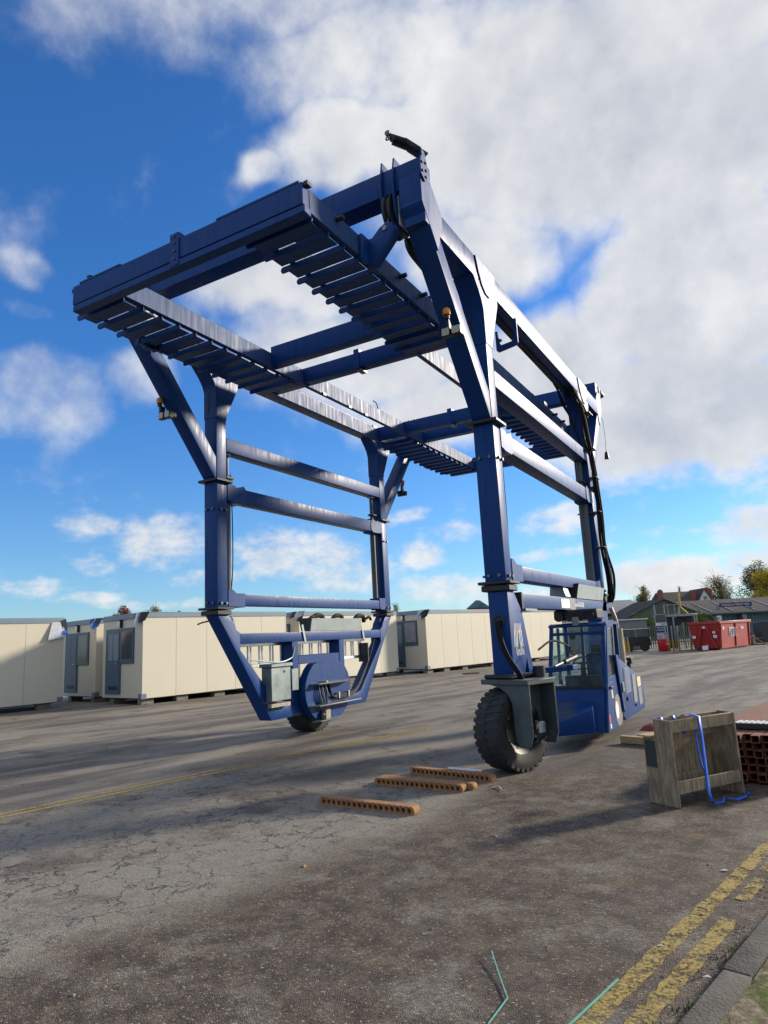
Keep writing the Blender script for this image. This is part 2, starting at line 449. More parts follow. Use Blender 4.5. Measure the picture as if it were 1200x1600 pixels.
# ------------------------------------------------------------------ ground
def ground_material():
    m_, N = material('yard_surface')
    ob = N.n('ShaderNodeTexCoord').outputs['Object']
    s = N.n('ShaderNodeSeparateXYZ', Vector=ob)
    u = N.math('SUBTRACT', s.outputs[0], N.math('MULTIPLY', s.outputs[1], 0.22))
    v = s.outputs[1]
    uv = N.n('ShaderNodeCombineXYZ', X=u, Y=N.math('MULTIPLY', v, 0.16))
    wob = N.noise(ob, 0.55, 3, 0.6)
    streak = N.noise(uv, 0.75, 5, 0.62, 0.4)
    streak2 = N.noise(uv, 2.6, 4, 0.6, 0.3)
    fine = N.noise(ob, 42, 3, 0.7)
    med = N.noise(ob, 5.5, 5, 0.65)
    patch = N.noise(ob, 1.3, 5, 0.62, 0.3)
    # worn pale concrete / dark oil-stained bands along the lane
    light = (0.242, 0.212, 0.166); dark = (0.097, 0.082, 0.069)
    c_ = N.mix(N.ramp(N.math('ADD', N.math('MULTIPLY', streak, 0.65), N.math('MULTIPLY', streak2, 0.35)), 0.40, 0.58), dark, light)
    c_ = N.mix(N.ramp(patch, 0.56, 0.68, 0.0, 0.75), c_, (0.089, 0.076, 0.068))
    ub = N.math('ADD', u, N.math('MULTIPLY', N.math('SUBTRACT', wob, 0.5), 2.6))
    ub = N.math('ADD', ub, N.math('MULTIPLY', N.math('SUBTRACT', med, 0.5), 0.9))
    # pale worn, crazed surface on the near left
    pale = N.math('MULTIPLY', N.ramp(ub, 0.35, -0.25), N.math('MULTIPLY', N.ramp(v, -0.6, -2.2), N.ramp(u, -4.6, -3.2)))
    pcol = N.mix(N.ramp(patch, 0.50, 0.64), (0.234, 0.207, 0.166), (0.115, 0.098, 0.082))
    c_ = N.mix(N.math('MULTIPLY', pale, N.ramp(med, 0.3, 0.6, 0.45, 0.95)), c_, pcol)
    # brown gritty tarmac on the near right
    nearm = N.ramp(v, 3.2, -0.6)
    brown = N.math('MULTIPLY', N.ramp(ub, -0.35, 0.65), nearm)
    bcol = N.mix(N.ramp(med, 0.36, 0.68), (0.060, 0.044, 0.032), (0.130, 0.100, 0.070))
    bcol = N.mix(N.ramp(N.noise(ob, 2.1, 4, 0.65), 0.50, 0.68, 0.0, 0.85), bcol, (0.176, 0.156, 0.127))
    bcol = N.mix(N.ramp(N.noise(ob, 1.9, 3, 0.6, 0.5), 0.64, 0.75, 0.0, 0.6), bcol, (0.21, 0.145, 0.065))
    c_ = N.mix(brown, c_, bcol)
    # pale worn track running along the edge of the tarmac
    trk = N.math('MULTIPLY', N.ramp(N.math('ABSOLUTE', N.math('ADD', ub, 0.55)), 0.65, 0.1), N.ramp(v, 1.0, -2.0))
    c_ = N.mix(N.math('MULTIPLY', trk, N.ramp(med, 0.38, 0.6, 0.2, 0.8)), c_, (0.234, 0.215, 0.180))
    # cracks
    wp = N.vmath('ADD', ob, N.vmath('MULTIPLY', N.vmath('SUBTRACT', N.noise(ob, 3.2, 5, 0.68, 0.0, col=True), (0.5, 0.5, 0.5)).outputs[0], (0.75, 0.75, 0)).outputs[0]).outputs[0]
    vor = N.n('ShaderNodeTexVoronoi', _feature='DISTANCE_TO_EDGE', _voronoi_dimensions='2D', Vector=wp, Scale=3.5)
    vor2 = N.n('ShaderNodeTexVoronoi', _feature='DISTANCE_TO_EDGE', _voronoi_dimensions='2D', Vector=wp, Scale=0.75)
    cw = N.ramp(N.math('ADD', N.math('MULTIPLY', N.noise(ob, 1.1, 2, 0.6), 0.5), N.math('MULTIPLY', med, 0.5)), 0.36, 0.62, 0.0, 0.055)
    crack = N.math('LESS_THAN', vor.outputs['Distance'], cw)
    crack = N.math('MULTIPLY', crack, N.math('MULTIPLY', N.ramp(ub, 0.3, -0.3), N.math('MULTIPLY', N.ramp(u, -4.5, -3.0), N.ramp(v, 0.8, -1.2))))
    crack2 = N.math('LESS_THAN', vor2.outputs['Distance'], N.ramp(N.noise(ob, 0.6, 4, 0.6), 0.45, 0.6, 0.0, 0.010))
    crack2 = N.math('MULTIPLY', crack2, N.ramp(ub, 0.9, 0.2))
    ck = N.math('MAXIMUM', crack, crack2)
    c_ = N.mix(N.math('MULTIPLY', ck, 0.88), c_, (0.035, 0.031, 0.026))
    # aggregate speckle
    vs1 = N.n('ShaderNodeTexVoronoi', _feature='F1', _voronoi_dimensions='2D', Vector=N.vmath('ADD', ob, N.vmath('MULTIPLY', N.n('ShaderNodeTexNoise', Vector=ob, Scale=60.0, Detail=1.0).outputs[1], (0.014, 0.014, 0)).outputs[0]).outputs[0], Scale=112.0)
    spk = N.n('ShaderNodeSeparateColor', Color=vs1.outputs['Color']).outputs[0]
    amt = N.ramp(brown, 0.0, 1.0, 0.45, 1.0)
    fs = N.math('ADD', 1.0, N.math('MULTIPLY', amt, N.math('SUBTRACT', N.ramp(spk, 0.0, 1.0, 0.55, 1.45, smooth=False), 1.0)))
    fs = N.math('MULTIPLY', fs, N.ramp(fine, 0.25, 0.75, 0.60, 1.40, smooth=False))
    sc = N.vmath('SCALE', c_); N.put(sc.inputs['Scale'], fs)
    c_ = N.mix(N.math('MULTIPLY', N.math('GREATER_THAN', spk, 0.975), N.math('MULTIPLY', amt, 0.7)), sc.outputs[0], (0.34, 0.32, 0.28))
    hgt = N.math('ADD', N.math('MULTIPLY', N.math('SUBTRACT', 1.0, N.math('MINIMUM', N.math('MULTIPLY', vs1.outputs['Distance'], 1.6), 1.0)), 0.8), N.math('MULTIPLY', N.noise(ob, 7.0, 2, 0.6), 1.6))
    rough = N.ramp(N.math('ADD', N.math('MULTIPLY', streak2, 0.5), N.math('MULTIPLY', patch, 0.5)), 0.4, 0.62, 0.62, 0.92)
    finish(N, c_, rough, 0.0, hgt, 0.5, 0.009, spec=0.35)
    return m_
GROUND = ground_material()
g = MB()
g.add([(-900, -300, 0), (900, -300, 0), (900, 1500, 0), (-900, 1500, 0)], [(0, 1, 2, 3)])
tag(g.build('ground', GROUND), kind='structure')

def worn_paint(name, col, cover):
    m_, N = material(name)
    ob = N.n('ShaderNodeTexCoord').outputs['Object']
    a = N.noise(ob, 9, 7, 0.7); b = N.noise(ob, 55, 4, 0.7)
    k = N.math('ADD', N.math('MULTIPLY', a, 0.6), N.math('MULTIPLY', b, 0.4))
    al = N.ramp(k, cover - 0.06, cover + 0.10, 0.0, 0.92)
    c_ = N.mix(N.ramp(b, 0.3, 0.7), (col[0] * 0.6, col[1] * 0.58, col[2] * 0.7), col)
    finish(N, c_, 0.75, 0.0, b, 0.4, 0.006, alpha=al, spec=0.3)
    return m_
YLINE = worn_paint('worn_yellow_paint', (0.43, 0.325, 0.10), 0.455)
YFAINT = worn_paint('faded_yellow_paint', (0.46, 0.33, 0.09), 0.43)

def strip(name, pts, w, mat_, label, z=0.004):
    """a painted line that follows pts on the ground, ragged at both sides"""
    b = MB(); L_ = []; R_ = []
    P = []
    for i in range(len(pts) - 1):
        a, c_ = Vector((*pts[i], 0)), Vector((*pts[i + 1], 0)); n = max(2, int((c_ - a).length / 0.06))
        for k in range(n + (i == len(pts) - 2)): P.append(a.lerp(c_, k / n))
    d = (Vector((*pts[-1], 0)) - Vector((*pts[0], 0))).normalized(); s_ = Vector((d.y, -d.x, 0))
    vs_ = []
    for p in P:
        j1, j2 = random.uniform(-.008, .008), random.uniform(-.008, .008)
        vs_ += [p - s_ * (w / 2 + j1) + Vector((0, 0, z)), p + s_ * (w / 2 + j2) + Vector((0, 0, z))]
    b.add(vs_, [(2 * i, 2 * i + 1, 2 * i + 3, 2 * i + 2) for i in range(len(P) - 1)])
    o = b.build(name, mat_, recalc=False)
    return tag(o, label, 'road marking', 'painted yellow lines in the yard')
strip('painted_line', [(1.80, -5.70), (1.965, -4.975), (2.62, -2.05), (2.98, -0.3)], 0.096, YLINE, 'long solid yellow line running up the right foreground')
strip('painted_line', [(1.98, -5.72), (2.155, -4.885), (2.43, -3.62)], 0.092, YLINE, 'broken near piece of yellow line beside the kerb')
strip('painted_line', [(2.475, -3.30), (2.57, -2.88)], 0.085, YLINE, 'short worn yellow dash beyond the broken line by the kerb')
strip('painted_line', [(2.61, -2.72), (2.80, -1.9)], 0.11, YLINE, 'yellow dash at the right edge nearest the kerb')
strip('painted_line', [(-6.2, -9.2), (-4.69, -3.54), (-4.11, -0.95), (-3.0, 3.4)], 0.075, YFAINT, 'left strand of the faded double yellow line behind the clay strips')
strip('painted_line', [(-6.02, -9.15), (-4.51, -3.53), (-3.93, -0.95), (-2.84, 3.4)], 0.075, YFAINT, 'right strand of the faded double yellow line behind the clay strips')

# ------------------------------------------------------------------ straddle carrier
A, B = 0.285, 0.238            # column section
WL, LL = 4.876, 5.435          # right edge of left columns, pitch along the machine
ZT, ZB, ZG0, ZG1 = 4.415, 2.244, 6.38, 6.70
YM = (LL + B) / 2
XC = -(WL + A) / 2
car = thing('straddle_carrier', 'tall blue steel straddle carrier with a glazed cab at its right side', 'straddle carrier', (XC, YM, 0))
XS = {'R': (-A, 0.0), 'L': (-WL - A, -WL)}
def my(y, rear): return (LL + B - y) if rear else y
def poly_m(poly, rear): return [(my(y, rear), z) for (y, z) in poly]

for sd in 'RL':
    x0, x1 = XS[sd]
    for rear in (False, True):
        ya, yb = sorted((my(0, rear), my(B, rear)))
        # lower sleeve
        MB().box(x0, x1, ya, yb, 2.30, 4.385).build('column', BLUE, car, 0.012, 2)
        # upper column
        MB().box(x0 + .004, x1 - .004, ya + .004, yb - .004, 4.43, 6.1).build('upper_column', BLUEUP, car, 0.012, 2)
        # flared head: wide behind, small knee in front (both ends flare the same way)
        o_ = LL if rear else 0.0
        head = [(-.004, 5.50), (-.004, 5.98), (-.05, 6.10), (-.14, 6.22), (-.30, 6.378), (.60, 6.378), (.60, 6.28), (.245, 5.56), (.245, 5.50)]
        MB().prism([(y + o_, z) for y, z in head], 'x', x0 - .004, x1 + .004).build('column_head', BLUEUP, car, 0.006)
        # seam plate and slot on the head's front
        MB().box(x0 + .075, x0 + .105, ya - .010, ya - .003, 5.62, 5.98).build('slot_plate', DARKSTEEL, car)
        # collars
        fx = .075
        MB().box(x0 - fx, x1 + fx, ya - fx, yb + fx, 4.386, 4.429).build('collar_plate', DARKSTEEL, car, 0.006)
        MB().box(x0 - fx, x1 + fx, ya - fx, yb + fx, 2.262, 2.299).build('collar_plate', DARKSTEEL, car, 0.006)
        MB().box(x0 - .045, x1 + .045, ya - .045, yb + .045, 2.175, 2.250).build('slew_ring', DARKSTEEL, car, 0.01)
        # bolts
        for zb_ in (3.925, 2.375):
            for fxx in (.22, .72):
                MB().cyl((x0 + A * fxx, ya - .001, zb_), (x0 + A * fxx, ya - .032, zb_), .022, 8).build('bolt', BOLT, car)
            for fy in (.3, .8):
                yy = ya + B * fy
                MB().cyl((x1 + .001, yy, zb_ - .01), (x1 + .032, yy, zb_ - .01), .022, 8).build('bolt', BOLT, car)
            MB().cyl((x0 - .045, (ya + yb) / 2 - .06, zb_), (x0 - .001, (ya + yb) / 2 - .06, zb_), .016, 8).build('bolt', BOLT, car)
        # lift cylinder beside the column, towards the middle of the machine
        cy_ = my(B + .16, rear) if not rear else my(B + .18, rear)
        cxm = (x0 + x1) / 2 - .01
        rr = .062 if not (sd == 'R' and rear) else .085
        cyl_ = MB().cyl((cxm, cy_, 2.45), (cxm, cy_, 4.36), rr, 18).build('lift_cylinder', GREYSTEEL, car)
        MB().cyl((cxm, cy_, 4.36), (cxm, cy_, 5.0), rr * .62, 14).build('piston_rod', GREYSTEEL, cyl_)
        MB().box(cxm - .075, cxm + .075, cy_ - .05, cy_ + .05, 4.93, 5.07).cyl((cxm + .075, cy_, 5.0), (cxm + .1, cy_, 5.0), .042, 12).build('rod_clevis', WHITEP if sd == 'L' else GREYSTEEL, cyl_, .01)
        MB().box(cxm - .05, cxm + .09, cy_ - .09, cy_ + .09, 4.50, 4.54).build('cylinder_bracket', DARKSTEEL, cyl_, .005)
        MB().tube([(cxm + .05, cy_ + .04, 4.6), (cxm + .075, cy_ + .05, 3.8), (cxm + .07, cy_ + .055, 3.0), (cxm + .05, cy_ + .03, 2.56)], .009, 6).build('hydraulic_hose', RUBBER, cyl_)
        # diagonal brace to the girder end
        brp = [(.0, 4.44), (-.03, 4.44), (-1.78, 6.585), (-1.78, 6.62), (-1.50, 6.62), (.0, 4.80)]
        MB().prism(poly_m(brp, rear), 'x', x0 + .012, x1 - .012).build('diagonal_brace', BLUEUP, car, 0.01, 2)
        # knee at the girder end
        kn = [(-1.775, 6.60), (-1.775, 6.98), (-1.50, 6.98), (-1.22, 6.702), (-1.22, 6.52), (-1.30, 6.42), (-1.34, 6.26), (-1.40, 6.14)]
        MB().prism(poly_m(kn, rear), 'x', x0, x1 + .006).build('girder_knee', BLUEUP, car, 0.008)
        # outer gusset between girder and column head
        gp = [(-.20, 6.695), (-.13, 6.50), (-.02, 6.33), (.10, 6.25), (.235, 6.245), (.34, 6.36), (.52, 6.50), (.52, 6.695)]
        MB().prism([(y + o_, z) for y, z in gp], 'x', x1 + .0045, x1 + .024).build('gusset_plate', BLUEUP, car)
    # girder
    MB().box(x0 + .004, x1 + .002, -1.70, LL + B + 1.70, ZG0, ZG1).build('top_girder', BLUEUP, car, 0.01, 2)
    # side rails
    for (z0, z1, nm) in ((4.95, 5.19, 'side_rail'), (4.10, 4.345, 'side_rail'), (2.335, 2.52, 'side_rail')):
        MB().box(x0 + .05, x1 - .002, B + .002 if z0 != 4.10 else .60, LL - .002 if z0 != 4.10 else LL - .35, z0, z1).build(nm, BLUEUP if z0 > 4 else BLUE, car, 0.01, 2)
    for rear in (False, True):
        sk = [(B + .003, 4.10), (B + .003, 4.38), (.42, 4.38), (.48, 4.345), (.66, 4.40), (.72, 4.33), (.74, 4.24), (.72, 4.12), (.64, 4.07), (.40, 4.07)]
        MB().prism(poly_m(sk, rear), 'x', x0 + .03, x1 + .010).build('rail_socket', BLUE, car, 0.008)
        bk = [(B + .003, 2.305), (B + .003, 2.60), (.34, 2.60), (.45, 2.535), (.66, 2.535), (.66, 2.305)] if not (sd == 'L' and rear) else [(B + .04, 2.315), (B + .0, 2.40), (B + .0, 2.58), (.52, 2.58), (.52, 2.40), (.46, 2.315)]
        MB().prism(poly_m(bk, rear), 'x', x0 + .03, x1 + .008).build('rail_bracket', BLUE, car, 0.008)

# main cross beams front and rear, with sheaves and end hooks
for rear in (False, True):
    ya, yb = sorted((my(-1.73, rear), my(-1.45, rear)))
    MB().box(-WL - A + .01, -.012, ya, yb, 6.875, 7.20).build('main_cross_beam', BLUEUP, car, 0.01, 2)
    for sx_ in (-.42, -WL - A + .42):
        yc_ = (ya + yb) / 2
        hang = [(yc_ - .15, 7.32), (yc_ - .22, 7.0), (yc_ - .20, 6.62), (yc_ - .10, 6.42), (yc_ + .12, 6.42), (yc_ + .2, 6.62), (yc_ + .2, 7.26), (yc_ + .06, 7.32)]
        sh_ = MB().lathe([(.02, -.05), (.24, -.05), (.27, -.05), (.27, -.03), (.23, -.015), (.23, .015), (.27, .03), (.27, .05), (.24, .05), (.02, .05)], (sx_ - .02, yc_ + .02, 6.66), (1, 0, 0), 28).build('sheave', DARKSTEEL, car)
        for oo in (-.105, .06):
            MB().prism(hang, 'x', sx_ + oo, sx_ + oo + .022).build('cheek_plate', BLUEUP, sh_, .004)
        MB().cyl((sx_ - .12, yc_ + .02, 6.66), (sx_ + .13, yc_ + .02, 6.66), .04, 12).build('axle_pin', BOLT, sh_)
        MB().box(sx_ + .085, sx_ + .10, yc_ - .13, yc_ + .15, 6.44, 6.82).build('guard_plate', TARPW, sh_, .004)
        MB().tube([(sx_ + .12, yc_ + .1, 6.9), (sx_ + .14, yc_ + .05, 6.7), (sx_ + .12, yc_ + .22, 6.46), (sx_ + .1, yc_ + .35, 6.30), (sx_ + .1, yc_ + .55, 6.34)], .012, 6).build('chain_hose', RUBBER, sh_)
        MB().tube([(sx_ - .02, yc_ + .30, 6.52), (sx_ - .02, yc_ + .38, 6.40), (sx_ - .02, yc_ + .75, 6.34)], .055, 8).build('chain_guide', DARKSTEEL, sh_)
    # hook arm bolted to the end of the beam (right front) / lamp bracket (right rear)
    if not rear:
        ar = MB().prism([(-1.80, 6.93), (-1.80, 7.06), (-1.74, 7.28), (-1.66, 7.28), (-1.60, 7.10), (-1.62, 6.93), (-1.70, 6.87)], 'x', .008, .030).build('hook_arm_plate', BLUEUP, car, .004)
        a2 = MB()
        a2.beam((.02, -1.70, 7.26), (-.15, -1.74, 7.44), .16, .018).beam((-.148, -1.74, 7.438), (-.36, -1.77, 7.59), .15, .018).beam((.02, -1.63, 7.24), (-.15, -1.67, 7.42), .02, .12).beam((-.148, -1.67, 7.418), (-.34, -1.72, 7.56), .02, .10)
        a2.build('hook_arm', DARKSTEEL, car, .003)
        MB().cyl((-.36, -1.84, 7.60), (-.36, -1.70, 7.60), .035, 10).build('hook_roller', BOLT, car)
        MB().lathe([(.022, -.006), (.034, 0), (.022, .006), (.010, 0), (.022, -.006)], (-.36, -1.83, 7.53), (0, 1, 0), 12).build('shackle', BOLT, car)
        for (yy, zz) in ((-1.765, 7.20), (-1.76, 7.09), (-1.755, 6.98), (-1.665, 7.13), (-1.66, 7.03), (-1.67, 6.94)):
            MB().cyl((.028, yy, zz), (.046, yy, zz), .018, 8).build('bolt', BLACK, ar)
    else:
        lb = MB().prism([(7.36, 6.98), (7.36, 7.16), (7.44, 7.20), (7.47, 6.9)], 'x', -.02, .012).build('lamp_bracket', BLUEUP, car, .004)
        MB().cyl((-.01, 7.47, 7.06), (-.01, 7.62, 7.02), .05, 12, .085).build('work_lamp', BLACK, lb)
        MB().cyl((.0, 7.45, 5.60), (.0, 7.45, 5.64), .01, 6).cyl((.0, 7.45, 5.60), (.0, 7.45, 5.44), .035, 10, .055).tube([(.0, 7.46, 6.4), (.01, 7.46, 6.0), (0, 7.45, 5.64)], .006, 5).build('pull_cord', BLACK, car)

# rope hook below the right girder, cable run along it
MB().prism([(-.30, 5.93), (-.30, 6.24), (-.262, 6.24), (-.255, 6.12), (-.20, 6.09), (-.235, 6.05), (-.22, 6.0), (-.05, 6.02), (.0, 6.08), (.0, 6.377), (.05, 6.377), (.05, 5.98), (.0, 5.94), (-.27, 5.90)], 'y', 1.28, 1.32).build('cable_hook', BLUE, car, .003)
for k, (dx, dz) in enumerate(((-.20, -.03), (-.235, -.035), (-.17, -.022))):
    pts = [(dx, .3, 6.38 + dz)] + [(dx + random.uniform(-.012, .012), y, 6.375 + dz - .02 * abs(math.sin(y * 2.1 + k))) for y in (1.0, 1.8, 2.6, 3.4, 4.2, 5.0)] + [(dx, 5.30, 6.30)]
    MB().tube(pts, .012, 6, 4).build('hydraulic_hose', RUBBER, car)
# bunch of hoses down the right rear column
hb = [(-.05, 4.95, 6.36), (.045, 5.25, 6.0), (.06, 5.35, 5.4), (.10, 5.42, 4.9), (.12, 5.45, 4.4), (.12, 5.48, 3.8), (.10, 5.50, 3.2), (.14, 5.60, 2.7), (.10, 5.72, 2.3), (.05, 5.80, 2.15)]
for k in range(7):
    ox, oy = random.uniform(-.05, .05), random.uniform(-.10, .10)
    pts = [(p[0] + ox * .6 + random.uniform(-.02, .02), p[1] + oy + random.uniform(-.04, .04), p[2]) for p in hb]
    if k == 6: pts = [(p[0] + .03, p[1] + (.0 if p[2] > 3.4 else .22 * math.sin((3.4 - p[2]) * 2.2)), p[2]) for p in pts]
    MB().tube(pts, .020 if k < 5 else .026, 7, 4).build('hydraulic_hose', RUBBER, car)
for k in range(4):
    yy = 5.1 + .05 * k
    MB().tube([(-.32, 4.6 + .1 * k, 6.45), (-.30, 5.0, 6.30 - .05 * k), (-.22, 5.25, 5.9), (-.12, 5.36, 5.45), (-.02, 5.36, 4.9)], .016, 6, 4).build('hydraulic_hose', RUBBER, car)
for zz in (5.95, 5.2, 4.6, 3.9, 3.2):
    MB().box(-.02, .16, 5.30, 5.62, zz, zz + .012).build('hose_clamp', BOLT, car)

# beacons and twin lamps on the diagonal braces
def lamps(y, z, x, xb, s_=-1):
    """bracket with an amber beacon and two square work lamps; s_ is the way they face"""
    ya, yb = sorted((y, y - s_ * .10))
    b_ = MB().box(x - .09, x + .09, ya, yb, z - .20, z - .13).box(xb - .02, xb + .02, ya, yb, z - .14, z + .02).build('lamp_bracket', BLACK, car, .004)
    MB().lathe([(.0, .0), (.05, .0), (.05, .07), (.04, .085), (.0, .09)], (xb, y, z + .06), (0, 0, 1), 14).build('amber_beacon', AMBER, b_)
    MB().cyl((xb, y, z + .01), (xb, y, z + .058), .035, 12).build('beacon_base', BLACK, b_)
    for dx in (-.066, .066):
        ya, yb = sorted((y + s_ * .08, y))
        h_ = MB().box(x + dx - .058, x + dx + .058, ya, yb, z - .245, z - .135).build('work_lamp', BLACK, b_, .008)
        ya, yb = sorted((y + s_ * .086, y + s_ * .0805))
        MB().box(x + dx - .048, x + dx + .048, ya, yb, z - .237, z - .143).build('lamp_lens', LENS, h_, .002)
lamps(-1.02, 5.45, -.045, -.11)
lamps(-1.0, 5.45, -4.95, -5.13)
lamps(LL + B + 1.0, 5.45, -4.95, -4.9, 1)

# ---- right front leg and steered wheel
leg = [(.0, 2.172), (B, 2.172), (.44, 1.98), (.50, 1.93), (.80, 1.10), (.60, 1.10), (.545, 1.32), (.40, 1.10), (.0, 1.10)]
MB().prism(leg, 'x', -A + .02, 0.0).build('front_leg', BLUE, car, .01, 2)
MB().lathe([(.075, 0.001), (.085, .0), (.085, -.012), (.06, -.012), (.05, .0)], (-.14, -.002, 1.80), (0, 1, 0), 18).cyl((-.14, .001, 1.80), (-.14, -.004, 1.80), .07, 18).build('hose_port', BLACK, car)
for k in range(3):
    MB().tube([(-.15 + .02 * k, .0, 1.80), (-.155 + .02 * k, -.07, 1.72), (-.10 + .02 * k, -.11, 1.50), (-.02 + .02 * k, -.13, 1.33), (.07 + .02 * k, -.12, 1.18), (.11 + .02 * k, -.08, 1.06)], .016, 7, 6).build('hydraulic_hose', RUBBER, car)
# emblem printed on the leg: fan of white strokes with coloured fields
def emblem(x, yc_, zc):
    b = MB(); e_ = []
    def st(y0, z0, y1, z1, w_, mi):
        b.m(mi).beam((x + .0025 + .0006 * mi, y0, z0), (x + .0025 + .0006 * mi, y1, z1), w_, .003, (1, 0, 0))
    for k in range(6):
        y = yc_ - .135 + .048 * k
        st(y + .02, zc + .20, y - .004, zc + .125, .013, 0)
    for k in range(6):
        y = yc_ - .145 + .050 * k
        st(y + .015, zc + .12, y - .015 if k < 3 else y + .05, zc - .09, .017, 0)
    for k in range(6):
        y = yc_ - .11 + .052 * k
        st(y, zc - .125, y + .02, zc - .20, .013, 0)
    for k in range(2):
        st(yc_ + .05 + .04 * k, zc + .15, yc_ + .04 + .045 * k, zc + .06, .018, 2)
        st(yc_ - .10 + .032 * k, zc - .06, yc_ - .115 + .035 * k, zc - .13, .018, 1)
        st(yc_ + .05 + .035 * k, zc - .05, yc_ + .06 + .035 * k, zc - .14, .016, 3)
        st(yc_ - .12 + .03 * k, zc + .13, yc_ - .12 + .03 * k, zc + .06, .013, 3)
    return b.build('emblem', [WHITEP, GREENP, PINKP, YELP], car)
emblem(0.0, .265, 1.565)

def tyre_mesh(r, w, n=32):
    """cross-ply tyre about the local x axis with chunky lugs"""
    b = MB()
    prof = [(r * .58, -w * .40), (r * .66, -w * .47), (r * .82, -w * .50), (r * .93, -w * .47), (r * .978, -w * .40), (r * .978, w * .40), (r * .93, w * .47), (r * .82, w * .50), (r * .66, w * .47), (r * .58, w * .40)]
    b.lathe(prof, (0, 0, 0), (1, 0, 0), 56)
    for k in range(n):
        for sgn in (-1, 1):
            t0 = 2 * math.pi * (k + (0 if sgn > 0 else .5)) / n
            dt = math.pi / n * .58
            vs_ = []
            for (xx, tt) in ((sgn * w * .02, .55), (sgn * w * .485, 0.0)):
                for rr in (r * .90 if abs(xx) > w * .3 else r * .955, r * (1.0 if abs(xx) < w * .3 else .985)):
                    for dd in (-dt, dt):
                        t = t0 + dd + tt * 2 * math.pi / n * .7
                        vs_.append((xx, rr * math.cos(t), rr * math.sin(t)))
            b.add(vs_, [(0, 1, 3, 2), (4, 6, 7, 5), (0, 2, 6, 4), (1, 5, 7, 3), (2, 3, 7, 6), (0, 4, 5, 1)])
    return b
def place(b, M):
    b.v = [M @ p for p in b.v]; return b
RW = 0.50
STEER = R(-21)
PV = Matrix.Translation((-.07, .10, 0)) @ Matrix.Rotation(STEER, 4, 'Z')
def pv(b): return place(b, PV)
wh = pv(place(tyre_mesh(RW, .40), Matrix.Translation((-.06, 0, RW - .006)))).build('wheel', TYRE, car, sharp=30)
pv(place(MB().lathe([(.0, .07), (.20, .07), (.22, .10), (.255, .13), (.30, .155), (.315, .165), (.315, .15), (.28, .12)], (-.06, 0, RW), (1, 0, 0), 36), Matrix.Identity(4))).build('rim', DARKSTEEL, wh)
pv(MB().lathe([(.298, .158), (.318, .170), (.322, .160), (.302, .148)], (-.06, 0, RW), (1, 0, 0), 36)).build('rim_edge', RIMC, wh)
for k in range(10):
    t = 2 * math.pi * k / 10
    pv(MB().cyl((.02, .24 * math.cos(t), RW + .24 * math.sin(t)), (.06, .24 * math.cos(t), RW + .24 * math.sin(t)), .018, 6)).build('wheel_nut', BOLT, wh)
fk = pv(MB().box(-.28, .46, -.27, .27, 1.035, 1.095)).build('fork', GREYSTEEL, car, .006)
pv(MB().box(-.26, .18, -.24, .24, 1.096, 1.15)).build('slew_bearing', DARKSTEEL, fk, .02)
for yy in (-.25, .225):
    fl = [(-.16, 1.034), (.455, 1.034), (.455, .46), (.40, .33), (.25, .33), (.21, .38), (.195, .50), (.19, .66), (.18, .82), (.12, .93), (.0, 1.0)]
    pv(MB().prism(fl, 'y', yy, yy + .025)).build('fork_flange', GREYSTEEL, fk, .004)
pv(MB().box(.21, .235, -.224, .224, .52, 1.033)).build('fork_web', GREYSTEEL, fk)
pv(MB().cyl((.14, 0, RW), (.30, 0, RW), .17, 20).cyl((.30, 0, RW), (.36, 0, RW), .11, 16)).build('hub_motor', DARKSTEEL, fk)
for k in range(8):
    a_ = random.uniform(0, 6.28); rr = random.uniform(.05, .14)
    p = (.30 + random.uniform(0, .07), rr * math.cos(a_), RW + rr * math.sin(a_))
    pv(MB().cyl(p, (p[0] + .05, p[1], p[2]), random.uniform(.015, .03), 8)).build('hose_fitting', BOLT, fk)
pv(MB().box(.30, .40, -.06, .07, RW - .03, RW + .10)).build('valve_block', GALV, fk, .006)
for k in range(4):
    pv(MB().tube([(.33, .02 - .04 * k, RW + .1), (.36, -.03 - .035 * k, .72), (.34, -.12 - .01 * k, .86), (.30, -.17, 1.03)], .012, 6)).build('hydraulic_hose', RUBBER, fk)
# steering ram towards the cab
MB().cyl((.35, .56, 1.20), (.42, .86, 1.25), .016, 12).build('steering_rod', GALV, car)
MB().cyl((.41, .80, 1.24), (.47, 1.15, 1.29), .034, 12).build('steering_ram', DARKSTEEL, car)
MB().box(.30, .46, 1.0, 1.30, 1.12, 1.19).beam((-.05, .74, 1.13), (.38, 1.08, 1.15), .12, .07).build('ram_bracket', BLUE, car, .01)
MB().cyl((.24, .24, 1.10), (.24, .24, 1.23), .075, 14).build('ram_pivot', BLACK, car)
MB().tube([(.20, .42, 1.42), (.30, .7, 1.52), (.42, .95, 1.45), (.47, 1.1, 1.33)], .014, 6).build('hydraulic_hose', RUBBER, car)
for k in range(5):
    p = Vector((.44 + random.uniform(-.05, .06), .95 + .06 * k, 1.32 + random.uniform(-.02, .06)))
    MB().cyl(p, p + Vector((.03, .03, .05)), .018, 8).build('hose_fitting', BOLT, car)

# ---- right lower beam, tray, cab and engine
MB().box(-.22, .0, .56, 5.98, 1.962, 2.16).build('lower_beam', BLUE, car, .01, 2)
MB().box(-.26, .012, .50, .555, 1.94, 2.172).build('beam_end_plate', DARKSTEEL, car, .004)
MB().box(-.24, .05, .52, 1.0, 1.925, 1.955).build('beam_foot', GALV, car)
MB().box(.0025, .0045, 2.42, 2.92, 1.99, 2.135).build('notice_plate', WHITEP, car)
MB().box(.0025, .004, 2.93, 3.28, 1.97, 2.15).build('worn_panel', GREYPATCH, car)
